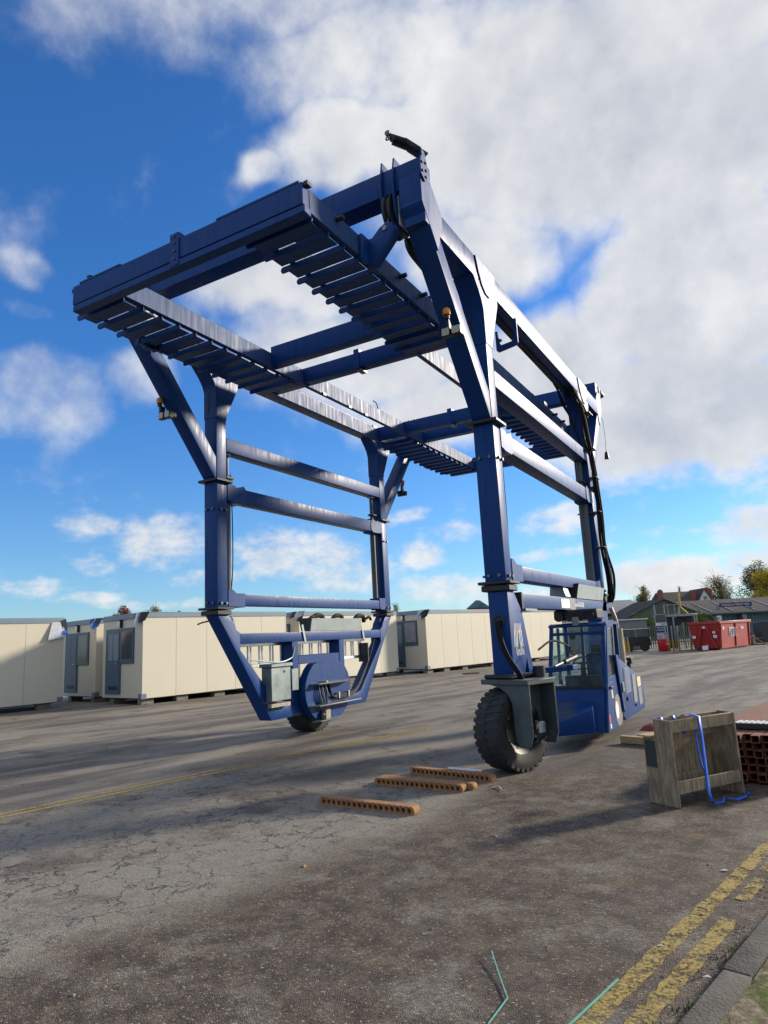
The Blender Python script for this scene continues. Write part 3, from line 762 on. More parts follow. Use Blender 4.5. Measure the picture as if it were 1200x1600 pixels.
# faded white lettering, no longer legible
lt = MB()
yy = 3.22
for k in range(8):
    wd = random.uniform(.045, .075); hh = .085 if k > 1 else .055
    for j in range(2):
        lt.box(.005, .0065, yy + j * wd * .62, yy + j * wd * .62 + .018, 2.02, 2.02 + hh)
    lt.box(.005, .0065, yy + .004, yy + wd * .7, 2.02 + hh * random.choice((.45, .85)), 2.02 + hh * random.choice((.62, 1.0)))
    yy += wd + .02
lt.build('faded_lettering', WHITEP, car)
tr = MB()
tr.prism([(.0, 2.165), (.055, 2.40), (.070, 2.40), (.018, 2.165)], 'y', 3.36, 5.30).prism([(-.30, 2.165), (-.36, 2.40), (-.345, 2.40), (-.285, 2.165)], 'y', 3.36, 5.30).box(-.29, .01, 3.36, 5.30, 2.163, 2.175)
tr.build('side_tray', TRAYGREY, car)
MB().prism([(-.29, 2.17), (-.35, 2.41), (.075, 2.41), (.012, 2.17)], 'y', 3.335, 3.358).build('tray_end', BLACK, car)
MB().prism([(-.27, 2.17), (-.25, 2.36), (-.05, 2.36), (.0, 2.17)], 'y', 2.75, 3.05).build('tray_step', GALV, car, .01)

# cab: slanted screen in front
CX0, CX1 = -.27, .60
def cab_front(z): return 1.97 + (z - .2) * .40
floor_ = MB().prism([(1.97, .20), (2.20, .78), (3.30, .78), (3.05, .20)], 'x', CX0, CX1 - .035).build('cab', BLUE, car, .012, 2)
def pillar(p, q, w_, nm='cab_pillar', mt=BLUE):
    return MB().beam(p, q, w_, w_, (1, 0, 0)).build(nm, mt, floor_, .008)
zt_ = 1.70
for xx in (CX0 + .03, CX1 - .03):
    pillar((xx, cab_front(.76) + .02, .76), (xx, cab_front(zt_) + .02, zt_), .055)
    pillar((xx, 3.34, .76), (xx, 3.42, zt_), .06)
MB().beam((CX0 + .005, cab_front(1.585), 1.585), (CX1 - .005, cab_front(1.585), 1.585), .04, .045).build('screen_header', BLUE, floor_, .006)
rf = [(cab_front(1.72) - .02, 1.715), (cab_front(1.72) + .06, 1.745), (3.42, 1.745), (3.47, 1.70), (cab_front(1.69), 1.685)]
MB().prism(rf, 'x', CX0 - .015, CX1 + .01).build('cab_roof', BLUE, floor_, .008)
MB().beam((CX0 + .04, cab_front(.80), .80), (CX1 - .04, cab_front(.80), .80), .03, .05).build('screen_sill', BLACK, floor_, .005)
# glass panes
def pane(vs_, nm='pane'):
    return MB().add(vs_, [(0, 1, 2, 3)]).build(nm, GLASS, floor_, recalc=False)
pane([(CX0 + .055, cab_front(.82), .82), (CX1 - .055, cab_front(.82), .82), (CX1 - .055, cab_front(1.565), 1.565), (CX0 + .055, cab_front(1.565), 1.565)], 'windscreen')
pane([(CX0 + .055, cab_front(1.61), 1.61), (CX1 - .055, cab_front(1.61), 1.61), (CX1 - .055, cab_front(1.68), 1.68), (CX0 + .055, cab_front(1.68), 1.68)], 'upper_screen')
pane([(CX0 + .02, 2.35, .82), (CX0 + .02, 3.30, .82), (CX0 + .02, 3.36, 1.66), (CX0 + .02, 2.62, 1.66)], 'side_window')
pane([(CX0 + .06, 3.36, .9), (CX1 - .06, 3.36, .9), (CX1 - .06, 3.43, 1.64), (CX0 + .06, 3.43, 1.64)], 'rear_window')
MB().beam((CX0 + .28, 3.36, .8), (CX0 + .30, 3.43, 1.68), .045, .045, (1, 0, 0)).build('rear_bar', BLUE, floor_)
MB().beam((CX0 + .015, 2.85, .8), (CX0 + .015, 2.98, 1.68), .035, .045, (1, 0, 0)).build('side_bar', BLUE, floor_)
# door on the right side: lower skin, frame, glass, handle
dr = MB().prism([(1.985, .19), (2.245, .84), (2.86, .88), (2.93, .50), (2.80, .19)], 'x', CX1 - .034, CX1 + .012).build('door', BLUE, floor_, .01)
MB().prism([(2.245, .84), (2.60, 1.70), (2.66, 1.70), (2.345, .92), (2.80, .94), (2.86, .86)], 'x', CX1 - .02, CX1 + .012).prism([(2.60, 1.70), (3.06, 1.70), (3.04, 1.655), (2.62, 1.655)], 'x', CX1 - .02, CX1 + .0115).build('door_frame', BLUE, dr, .004)
MB().prism([(2.995, 1.66), (3.06, 1.66), (2.88, .86), (2.80, .90)], 'x', CX1 - .018, CX1 + .010).build('door_post', BLACK, dr)
MB().add([(CX1, 2.35, .93), (CX1, 2.80, .93), (CX1, 2.98, 1.65), (CX1, 2.63, 1.65)], [(0, 1, 2, 3)]).build('door_glass', GLASS, dr, recalc=False)
MB().box(CX1 + .012, CX1 + .05, 2.30, 2.44, .77, .80).build('handle', BLACK, dr, .006)
MB().box(CX1 + .013, CX1 + .0145, 2.42, 2.52, .62, .74).build('sticker', YELP, dr)
MB().box(CX1 + .013, CX1 + .0145, 2.10, 2.19, .30, .42).build('sticker', REDP, dr)
MB().box(CX1 + .013, CX1 + .0145, 2.13, 2.21, .23, .29).build('sticker', WHITEP, dr)
MB().prism([(2.55, .30), (2.52, .52), (2.58, .62), (2.78, .66), (2.95, .58), (3.02, .30), (2.90, .20), (2.66, .20)], 'x', CX1 + .006, CX1 + .017).build('worn_panel', GREYPATCH, car)
MB().prism([(2.66 + .12 * math.cos(t * .5236), .43 + .13 * math.sin(t * .5236)) for t in range(12)], 'x', CX1 + .0175, CX1 + .021).build('round_sticker', WHITEP, car)
# step box under the screen
sb = MB()
sb.add([(-.24, 1.56, .21), (.08, 1.46, .21), (.46, 1.84, .21), (-.24, 1.56, .43), (.08, 1.46, .40), (.46, 1.84, .53), (-.18, 2.10, .60), (.40, 2.10, .63), (.46, 2.10, .21), (-.24, 2.10, .21)],
       [(0, 1, 2, 8, 9), (0, 3, 4, 1), (1, 4, 5, 2), (3, 6, 7, 5, 4), (2, 5, 7, 8), (0, 9, 6, 3), (6, 9, 8, 7)])
sb.build('step_box', BLUE, floor_, .012, 2)
# inside
MB().box(.12, .46, 2.72, 3.10, .72, .88).box(.14, .44, 3.02, 3.16, .88, 1.26).box(.21, .37, 3.08, 3.16, 1.27, 1.40).build('operator_seat', SEAT, floor_, .035, 3)
MB().lathe([(.155, -.014), (.169, 0), (.155, .014), (.141, 0), (.155, -.014)], (.23, 2.48, 1.14), Vector((0, -.55, .83)), 24).build('steering_wheel', BLACK, floor_)
MB().cyl((.23, 2.46, 1.13), (.23, 2.36, .80), .035, 10).beam((.09, 2.48, 1.14), (.37, 2.48, 1.14), .02, .03).build('steering_column', BLACK, floor_)
MB().box(-.02, .47, 2.26, 2.42, .78, .97).build('dashboard', BLACK, floor_, .03, 2)
MB().box(.42, .54, 2.5, 3.0, .78, 1.02).cyl((.48, 2.6, 1.02), (.48, 2.58, 1.14), .018, 8).build('control_console', BLACK, floor_, .01)
MB().tube([(-.05, 2.25, .84), (-.12, 2.35, 1.05), (-.12, 2.47, 1.3)], .012, 6).build('wiper', BLACK, floor_)
# lamps and brackets on the roof
for xx in (-.12, .06, .22, .36):
    MB().cyl((xx, 2.72, 1.86), (xx, 2.62, 1.85), .055, 12, .075).build('roof_lamp', BLACK, floor_)
MB().box(-.22, .46, 2.70, 3.20, 1.80, 1.958).build('roof_mount', BLACK, car, .02)
MB().box(.10, .20, 2.55, 2.66, 1.70, 1.84).build('mirror_bracket', GALV, floor_, .01)
MB().lathe([(.0, .0), (.03, .005), (.045, .012), (.05, .02), (.0, .024)], (.10, 2.52, 1.54), (0, -1, .1), 16).build('mirror', BLACK, floor_)

# engine housing behind the cab
eg = [(3.02, .30), (2.98, .62), (3.00, 1.23), (3.20, 1.16), (4.62, .80), (4.95, .66), (5.02, .30), (4.90, .22), (3.20, .22)]
en = MB().prism(eg, 'x', .20, CX1 + .03).build('engine_housing', BLUE, car, .02, 2)
MB().prism([(3.36, .30), (3.36, .86), (4.90, .62), (4.98, .30)], 'x', -.25, .198).build('engine_deck', BLUE, en, .02, 2)
ep = [(3.06, .44), (3.06, 1.17), (4.60, .78), (4.92, .64), (4.96, .34)]
MB().prism([(3.03, 1.22), (2.82, 1.235), (3.00, .40), (3.07, .36)], 'x', CX1 + .022, CX1 + .052).build('open_panel', BLUE, en, .004)
gr = MB().box(CX1 + .0305, CX1 + .036, 3.32, 3.78, .60, 1.0).build('grille', GREYPATCH, en)
for k in range(14):
    z = .615 + .028 * k
    MB().prism([(CX1 + .0365, z), (CX1 + .050, z + .003), (CX1 + .0365, z + .016)], 'y', 3.34, 3.76).build('louvre', BLUE, gr)
MB().box(CX1 + .0305, CX1 + .037, 3.98, 4.26, .40, .86).build('side_panel', GREYPATCH, en)
MB().box(CX1 + .0305, CX1 + .037, 4.40, 4.72, .62, .785).build('notice_plate', YELP, en)
MB().box(CX1 + .0305, CX1 + .036, 4.42, 4.74, .32, .60).build('side_panel', GREYPATCH, en)
MB().cyl((CX1 + .03, 3.42, .52), (CX1 + .055, 3.42, .52), .03, 10).build('panel_latch', BLACK, en)
MB().cyl((CX1 + .03, 4.06, .36), (CX1 + .05, 4.06, .36), .02, 10).build('panel_latch', BLACK, en)
MB().box(CX1 + .02, CX1 + .045, 3.06, 3.13, .36, .60).build('panel_hinge', BLACK, en)
MB().box(CX1 + .055, CX1 + .075, 2.98, 3.10, .66, .80).build('panel_handle', GALV, en, .004)
MB().cyl((.53, 3.76, .96), (.53, 3.76, 1.63), .085, 20).build('exhaust_pipe', STAINLESS, car)
MB().tube([(.53, 3.76, 1.62), (.52, 3.75, 1.78), (.47, 3.72, 1.98)], .035, 10).build('exhaust_tip', STAINLESS, car)
MB().cyl((.56, 4.16, .88), (.56, 4.16, 1.04), .05, 12).box(.50, .64, 4.08, 4.24, 1.03, 1.13).cyl((.56, 3.92, 1.07), (.56, 4.08, 1.07), .03, 10).build('air_filter', BLACK, car, .01)
# rear right leg and wheel (mostly behind the engine)
legr = [(LL + B - y, z) for (y, z) in leg]
MB().prism(legr, 'x', -A + .02, 0.0).build('rear_leg', BLUE, car, .01)
RV = Matrix.Translation((-.14, LL + B - .12, 0))
place(place(tyre_mesh(RW, .40), Matrix.Translation((-.06, 0, RW - .006))), RV).build('wheel', TYRE, car, sharp=30)
place(MB().box(-.28, .46, -.27, .27, 1.035, 1.095), RV).build('fork', GREYSTEEL, car, .006)

# ---- left side: vee frame, guard disc, single wheel
x0, x1 = XS['L']
vee = [(.0, 2.172), (.262, 2.172), (.40, 2.02), (.44, 1.93), (.53, 1.88), (.53, 1.60), (1.36, .745), (1.46, .635), (1.62, .588), (YM, .585), (YM, .375), (1.29, .375)]
for rear in (False, True):
    MB().prism(poly_m(vee, rear), 'x', x0 + .02, x1).build('vee_leg', BLUE, car, .01, 2)
    MB().prism(poly_m([(.265, 2.17), (.265, 1.98), (.42, 1.98), (.45, 2.02), (.44, 2.12), (.38, 2.165)], rear), 'x', x1 - .10, x1 - .06).build('lifting_lug', BLUE, car, .01)
MB().box(x0 + .06, x1 - .004, .535, LL + B - .535, 1.70, 1.87).build('vee_top_rail', BLUE, car, .01, 2)
for y in (1.91, 3.45):
    MB().box(x0 + .03, x1 + .004, y, y + .18, .59, 1.698).build('post', BLUE, car, .008)
MB().box(x0 + .04, x1 - .002, 2.095, 3.445, 1.28, 1.44).build('crossbar', BLUE, car, .008)
disc = []
for k in range(28):
    t = 2 * math.pi * k / 28
    disc.append((2.80 + .76 * math.cos(t), min(1.30, .78 + .62 * math.sin(t))))
disc = [(y, max(z, .20)) for y, z in disc]
gd_ = MB().prism(disc, 'x', x1 + .006, x1 + .170).build('wheel_guard', BLUE, car, .008)
for (ya, yb, z, dp) in ((2.17, 3.50, .90, .16), (2.15, 3.93, .51, .18), (2.22, 3.16, .235, .14)):
    MB().prism([(x1 + .165, ya), (x1 + .165 + dp, ya + .10), (x1 + .165 + dp, yb - .25), (x1 + .165, yb)], 'z', z - .016, z + .016).build('guard_rib', GREYSTEEL, gd_, .004)
MB().cyl((x1 + .25, 2.56, .915), (x1 + .25, 2.56, .95), .06, 12).build('rib_cap', RIMC, gd_)
MB().box(x1 + .172, x1 + .28, 2.52, 2.68, .25, .42).cyl((x1 + .23, 2.48, .34), (x1 + .23, 2.52, .34), .04, 8).build('hub_motor', RIMC, gd_, .01)
for k in range(5):
    MB().tube([(x1 + .21, 2.42 + .05 * k, .88), (x1 + .24, 2.40 + .06 * k, .72), (x1 + .24, 2.47 + .04 * k, .56), (x1 + .23, 2.50 + .03 * k, .44)], .012, 6).build('hydraulic_hose', RUBBER if k % 2 else GALV, gd_)
for k in range(4):
    MB().tube([(x1 + .20 + .015 * k, 2.70, .87), (x1 + .21, 2.78 + .02 * k, .70 - .02 * k), (x1 + .22, 3.0, .60 + .022 * k), (x1 + .20, 3.5, .60 + .022 * k), (x1 + .03, 4.0, .66 + .02 * k), (x1 - .02, 4.35, .90 + .03 * k), (x1 - .04, 4.72, 1.35), (x1 - .06, 4.95, 1.68)], .016, 6).build('hydraulic_hose', RUBBER, car)
for y in (3.02, 3.36):
    MB().box(x1 + .19, x1 + .25, y, y + .03, .585, .70).build('hose_clamp', ALU, car)
LV = Matrix.Translation((x0 - .03, YM, 0))
lw_ = place(place(tyre_mesh(RW, .46), Matrix.Translation((0, 0, RW - .006))), LV).build('wheel', TYRE, car, sharp=30)
place(MB().lathe([(.0, .10), (.22, .12), (.29, .17), (.30, .15)], (0, 0, RW), (1, 0, 0), 30), LV).build('rim', RIMC, lw_)
# galvanised tool box
tb = MB().box(x1 - .10, x1 + .12, 1.16, 1.70, .70, 1.27).build('tool_box', GALV, car, .01)
MB().box(x1 - .13, x1 + .15, 1.13, 1.73, 1.272, 1.335).build('tool_box_lid', GALV, tb, .01)
MB().box(x1 + .05, x1 + .14, 1.705, 1.90, .84, 1.22).build('junction_box', GALV, tb, .008)
MB().cyl((x1 + .12, 1.52, 1.19), (x1 + .128, 1.52, 1.19), .022, 10).build('keyhole', BLACK, tb)
MB().box(x1 - .08, x1 + .10, 1.18, 1.70, .60, .66).build('box_shelf', RIMC, car)
# tray over the vee rail and straps
MB().prism([(x1 - .20, 1.88), (x1 - .26, 2.12), (x1 - .24, 2.12), (x1 - .18, 1.90), (x1 - .02, 1.90), (x1 + .03, 2.12), (x1 + .045, 2.12), (x1, 1.88)], 'y', 2.50, 4.30).build('side_tray', TRAYGREY, car)
MB().prism([(x1 - .26, 2.13), (x1 + .05, 2.13), (x1, 1.89), (x1 - .2, 1.89)], 'y', 2.47, 2.495).build('tray_end', BLACK, car)
for y in (2.26, 4.36):
    MB().beam((x1 + .012, y - .04, 2.0), (x1 + .012, y + .05, 1.68), .05, .012, (1, 0, 0)).build('strap', TRAYGREY, car)
    MB().tube([(x1 - .1, y + .55, 2.1), (x1 - .08, y + .45, 2.16), (x1 - .1, y + .35, 2.12)], .03, 6).build('hydraulic_hose', RUBBER, car)
for y, r_ in ((2.9, .05), (3.6, .045), (4.45, .05)):
    MB().tube([(x1 - .12, y - .25, 2.05), (x1 - .1, y - .1, 2.17), (x1 - .1, y + .12, 2.17), (x1 - .12, y + .2, 2.06)], r_, 8).build('hydraulic_hose', RUBBER, car)
MB().tube([(x0 + .15, .9, 1.42), (x1, 1.5, 1.35), (x1 + .01, 1.85, 1.40), (x1 + .015, 1.93, 1.48), (x1 + .012, 1.97, 1.60)], .012, 6).build('cable', TRAYGREY, car)
for (y, z, l_) in ((.10, 2.10, .16), (1.02, 1.33, .25)):
    MB().tube([(x0 + .1, y - .02, z), (x0 - .05, y - .10, z - .03), (x0 - .10, y - l_, z - .06 if y < .5 else z - .02)], .012, 6).build('hook_rod', DARKSTEEL, car)
MB().box(x0 + .02, x1 - .02, 4.60, 4.63, 1.2, 1.6).build('hose_shield', BLACK, car)

# ------------------------------------------------------------------ aluminium ladder stowed on its edge behind the vee frame
lad = thing('ladder', 'aluminium ladder lying on its edge behind the left side frame of the carrier', 'ladder', (-5.12, YM, 1.31))
for z in (1.315, 1.675):
    MB().box(-5.15, -5.09, .72, 4.80, z - .03, z + .03).build('stile', ALU, lad, .006)
y = .98
while y < 4.7:
    MB().cyl((-5.12, y, 1.34), (-5.12, y, 1.65), .017, 8).build('rung', ALU, lad)
    MB().cyl((-5.12, y + .075, 1.34), (-5.12, y + .075, 1.65), .017, 8).build('rung', ALU, lad)
    y += .30

# ------------------------------------------------------------------ lifting frame (spreader) hung inside the carrier
SY0, SY1 = -3.06, LL + B + 3.06
spr = thing('lifting_frame', 'long blue lifting frame with slatted ends hung below the top of the carrier', 'lifting frame', (XC, YM, 6.2))
SR = (-.76, -4.44)
for xr in (-.80, -1.50, -3.72, -4.42):
    MB().box(xr - .045, xr + .04, SY0 + .13, SY1 - .13, 6.075, 6.345).build('rail', RAILSUN, spr, .006)
for rear in (False, True):
    ya, yb = sorted((my(SY0, rear), my(SY0 + .12, rear)))
    en_ = MB().box(-4.45, -.755, ya, yb, 6.10, 6.36).build('end_beam', BLUEUP, spr, .008)
    MB().box(-4.43, -.73, ya - (.0 if rear else .008), yb + (.008 if rear else .0), 5.995, 6.085).build('end_lip', BLUEUP, en_, .01)
    for xa, xb in ((-4.32, -3.55), (-1.95, -.80)):
        MB().box(xa, xb, ya, yb, 6.361, 6.385).build('top_strip', BLUEUP, en_)
    sp_ = MB().box(-2.66, -2.52, ya - .016, yb + .016, 6.02, 6.43).build('splice_plate', BLUEUP, en_)
    for zz in (6.39, 6.30, 6.20, 6.10):
        MB().cyl((-2.59, ya - .017, zz), (-2.59, ya - .032, zz), .014, 8).build('bolt', BOLT, sp_)
    MB().box(-4.50, -4.455, ya + .02, yb - .02, 6.30, 6.345).build('end_stop', DARKSTEEL, en_)
    MB().box(-.752, -.70, ya + .02, yb - .02, 6.32, 6.365).build('end_stop', DARKSTEEL, en_)
    # slats
    base = None
    for k in range(12):
        yk = SY0 + .30 + .31 * k if not rear else SY1 - .30 - .31 * k
        for (xa, xb) in ((-1.60, -.80), (-4.52, -3.72)):
            if base is None:
                # a folded plate with rounded ends
                pl_ = MB()
                pl_.box(-.405, .385, -.098, .118, -.066, -.050)
                arc = [(-.445 - .035 * math.sin(t), -.060 + .040 * math.cos(t)) for t in [math.pi * q / 6 for q in range(7)]]
                arc2 = [(.40 + .03 * math.sin(t), -.060 - .040 * math.cos(t)) for t in [math.pi * q / 6 for q in range(7)]]
                pl_.prism(arc + arc2, 'y', -.122, -.100)
                base = pl_.build('slat', BLUEUP, spr, .004, local=True)
                o_ = base
            else:
                o_ = base.copy(); COL.objects.link(o_); o_.parent = spr
            o_.location = Vector(((xa + xb) / 2, yk, 6.094)) - Vector((XC, YM, 6.2))
    # cross beams
    for (yc_, z0, z1, spl) in ((.10, 6.12, 6.44, False), (.98, 6.10, 6.36, True)):
        yc_ = my(yc_, rear)
        cb = MB().box(-4.455 if spl else -3.68, -.765, yc_ - .10, yc_ + .10, z0, z1).build('cross_beam', BLUEUP, spr, .01, 2)
        if spl:
            sp_ = MB().box(-2.63, -2.53, yc_ - .115, yc_ + .115, z0 - .02, z1 + .06).build('splice_plate', BLUEUP, cb)
            MB().box(-2.60, -2.50, yc_ - .09, yc_ + .09, z0 - .055, z0 - .022).build('splice_foot', BOLT, sp_)
    # lugs and chains
    for s_ in (1, -1):
        xf = -.755 if s_ > 0 else -4.47
        yl = my(-1.75, rear)
        lg = MB().prism([(xf, 5.98), (xf + s_ * .10, 5.99), (xf + s_ * .37, 6.27), (xf + s_ * .40, 6.36), (xf + s_ * .38, 6.44), (xf + s_ * .30, 6.47), (xf + s_ * .20, 6.42), (xf + s_ * .10, 6.33), (xf, 6.33)], 'y', yl - .07, yl + .07).build('chain_lug', BLUEUP, spr, .012, 2)
        MB().box(min(xf, xf + s_ * .05), max(xf, xf + s_ * .05), yl - .22, yl + .22, 6.0, 6.34).build('lug_plate', BLUEUP, lg, .01)
        MB().cyl((xf + s_ * .28, yl - .085, 6.39), (xf + s_ * .28, yl + .085, 6.39), .03, 12).build('chain_pin', STAINLESS, lg)
        MB().box(xf + s_ * .28 - .03, xf + s_ * .28 + .03, yl - .02, yl + .02, 6.44, 6.62).build('chain_end', GALV, lg, .005)
        MB().box(xf + s_ * .28 - .035, xf + s_ * .28 + .035, yl - .015, yl + .015, 6.62, 6.80).build('chain', DARKSTEEL, lg)
    for y in (-2.42, -.95, -.35):
        y = my(y, rear)
        MB().cyl((-.762, y, 6.27), (-.66, y, 6.27), .03, 10).build('guide_pin', DARKSTEEL, spr)
MB().cyl((-4.20, SY0 + .06, 6.36), (-4.20, SY0 + .06, 6.43), .022, 8).cyl((-4.22, SY0 + .06, 6.45), (-4.17, SY0 + .06, 6.43), .03, 8).build('sensor', DARKSTEEL, spr)
MB().tube([(-3.70, 3.5, 6.34), (-3.70, 3.42, 6.46), (-3.70, 3.30, 6.48)], .010, 6).build('cable', RUBBER, spr)
for y in (1.45, 2.3, 2.9):
    MB().box(-3.70, -3.66, y, y + .10, 6.05, 6.10).build('small_bracket', BLUE, spr)

# ------------------------------------------------------------------ cream site cabins
def cabin(loc, hd, label, door=True, seed=0, length=6.0, wrap='dark', blind=False, zb=.20):
    """local frame: origin at the near wall's corner, +y along the long wall, -x away from the yard"""
    rnd = random.Random(seed)
    t = thing('site_cabin', label, 'cabin', (loc[0], loc[1], 0), R(hd) - R(90), 'cream cabins on blocks along the yard')
    Wd, z0, z1 = 2.6, zb, zb + 2.70
    body = MB().box(-Wd + .004, -.004, .004, length - .004, z0 + .01, z1 - .16).build('wall', CREAMD, t, local=True)
    n = 5
    pw = length / n
    p0 = MB().box(-.004, .012, .004, pw - .004, z0, z1 - .165).build('wall_panel', CREAM, t, local=True, bev=.003)
    q0 = MB().box(-Wd - .012, -Wd + .004, .004, pw - .004, z0, z1 - .165).build('wall_panel', CREAM, t, local=True, bev=.003)
    for k in range(1, n):
        for src in (p0, q0):
            c_ = src.copy(); COL.objects.link(c_); c_.parent = t; c_.location = (0, pw * k, 0)
    # end panels, corner posts
    MB().box(-Wd, 0, length - .002, length + .010, z0, z1 - .165).build('end_panel', CREAMD, t, local=True)
    for yy in (-.012, length - .03):
        MB().box(-.05, .016, yy, yy + .042, z0 - .01, z1 - .16).build('corner_post', CREAM, t, local=True)
    MB().box(-Wd - .03, .03, -.04, length + .04, z1 - .16, z1).build('roof_fascia', SLATE, t, local=True, bev=.008)
    MB().box(-Wd + .0, 0.0, 0, length, z1, z1 + .02).build('roof', GALV, t, local=True)
    for yy in (-.045, length - .145):
        MB().box(-.17, .02, yy, yy + .19, z0 - .02, z0 + .15).build('corner_casting', CORNERM, t, local=True, bev=.006)
    MB().box(-Wd + .1, -.08, .1, length - .1, z0 - .03, z0 + .008).build('base_frame', BLACK, t, local=True)
    if door:
        # end facing the yard gate: L-shaped opening with door, side light and window
        fr = MB().prism([(-2.36, z0 + .12), (-1.36, z0 + .12), (-1.36, z0 + 1.10), (-.52, z0 + 1.10), (-.52, z0 + 2.26), (-2.36, z0 + 2.26)], 'y', -.03, .0035).build('door_surround', SLATED, t, local=True)
        dd = MB().box(-2.22, -1.42, -.042, -.0305, z0 + .18, z0 + 2.16).build('door', SLATED, t, local=True)
        for xa, xb in ((-2.14, -1.86), (-1.80, -1.48)):
            MB().box(xa, xb, -.047, -.0425, z0 + 1.22, z0 + 2.08).build('door_panel', SLATE if seed % 2 else SLATED, dd, local=True, bev=.002)
        MB().box(-2.10, -1.52, -.047, -.0425, z0 + .26, z0 + .38).build('kick_plate', DARKSTEEL, dd, local=True)
        MB().cyl((-1.50, -.05, z0 + 1.12), (-1.50, -.09, z0 + 1.12), .02, 8).cyl((-1.51, -.085, z0 + 1.12), (-1.60, -.085, z0 + 1.12), .011, 6).build('handle', CHROME, dd, local=True)
        wn_ = MB().box(-1.34, -.54, -.040, -.0305, z0 + 1.12, z0 + 2.24).build('window', SLATED, t, local=True)
        MB().box(-1.27, -.61, -.046, -.041, z0 + 1.26, z0 + 2.16).build('pane', PANEB if blind else PANE, wn_, local=True)
        lm = MB().box(-1.50, -1.32, -.09, -.002, z0 + 2.32, z0 + 2.52).build('porch_lamp', WHITEP, t, local=True, bev=.01)
        MB().box(-1.52, -1.30, -.10, -.002, z0 + 2.521, z0 + 2.55).box(-1.319, -1.29, -.10, -.002, z0 + 2.28, z0 + 2.52).build('lamp_hood', BLACK, lm, local=True)
    else:
        MB().box(-Wd, 0, -.006, .0035, z0, z1 - .165).build('end_panel', CREAMD, t, local=True)
    # torn wrapping at the roof corner
    if wrap:
        fl = MB(); m_ = 0
        for k in range(5):
            cx = rnd.uniform(-.35, .02); yy = rnd.uniform(-.10, -.05); l1 = rnd.uniform(.15, .45)
            a = Vector((cx, yy, z1 + .01)); b = Vector((cx + rnd.uniform(.1, .25), yy - .02, z1 + .02))
            c_ = Vector((cx + rnd.uniform(-.15, .2), yy - rnd.uniform(.05, .12), z1 - l1)); d = Vector((cx - .05, yy - .06, z1 - l1 * .6))
            fl.m(k % 3 if wrap == 'mixed' else (0 if k < 3 else 1)).add([a, b, c_, d], [(0, 1, 2, 3)])
            fl.add([b, b + Vector((.05, .25, .01)), c_ + Vector((.12, .18, .1)), c_], [(0, 1, 2, 3)])
        fl.build('torn_wrap', [TARP, TARPW, BLUEP], t, local=True, recalc=False)
    # blocks
    for (xx, yy) in ((-.22, .25), (-Wd + .5, .3), (-.22, length * .5), (-.22, length - .5), (-.2, length * .25)):
        MB().box(xx - .12, xx + .12, yy - .22, yy + .22, .0, zb - .032).build('timber_block', BLOCK, t, local=True, bev=.01)
    return t
cabin((-18.99, 6.35 - 5.89), 79, 'cream cabin at the far left edge with a sloping shadow across its wall', seed=1, door=False, wrap=None)
cb1 = bpy.data.objects['site_cabin']
fl = MB()
zt1 = 2.9
fl.m(0).add([(.02, 5.75, zt1 - .05), (.03, 6.06, zt1 - .02), (.10, 6.10, zt1 - .55), (.06, 5.98, zt1 - .30)], [(0, 1, 2, 3)])
fl.m(1).add([(.035, 5.60, zt1 - .14), (.04, 5.86, zt1 - .12), (.10, 6.02, zt1 - .62), (.12, 5.45, zt1 - .72)], [(0, 1, 2, 3)])
fl.m(2).add([(.07, 5.92, zt1 - .40), (.09, 6.08, zt1 - .42), (.12, 6.10, zt1 - .58), (.10, 5.90, zt1 - .52)], [(0, 1, 2, 3)])
fl.build('torn_wrap', [TARP, TARPW, BLUEP], cb1, local=True, recalc=False)
cabin((-18.2, 7.9), 79, 'cream cabin with a dark blue door, set back between two others at the left', seed=2, wrap='mixed')
cabin((-14.84, 7.07), 79, 'cream cabin with a blue door and black torn wrap at its roof corner', seed=3, wrap='dark')
cabin((-13.62, 13.72), 79, 'cream cabin seen behind the left wheel frame of the carrier', seed=4, wrap='dark', blind=True)
cabin((-11.40, 20.5), 77, 'cream cabin with a curtained window, left of the carrier front leg', seed=5, wrap='mixed', blind=True)
cabin((-9.85, 27.2), 77, 'cream cabin furthest back, seen behind the operator cab', seed=6, wrap='dark')

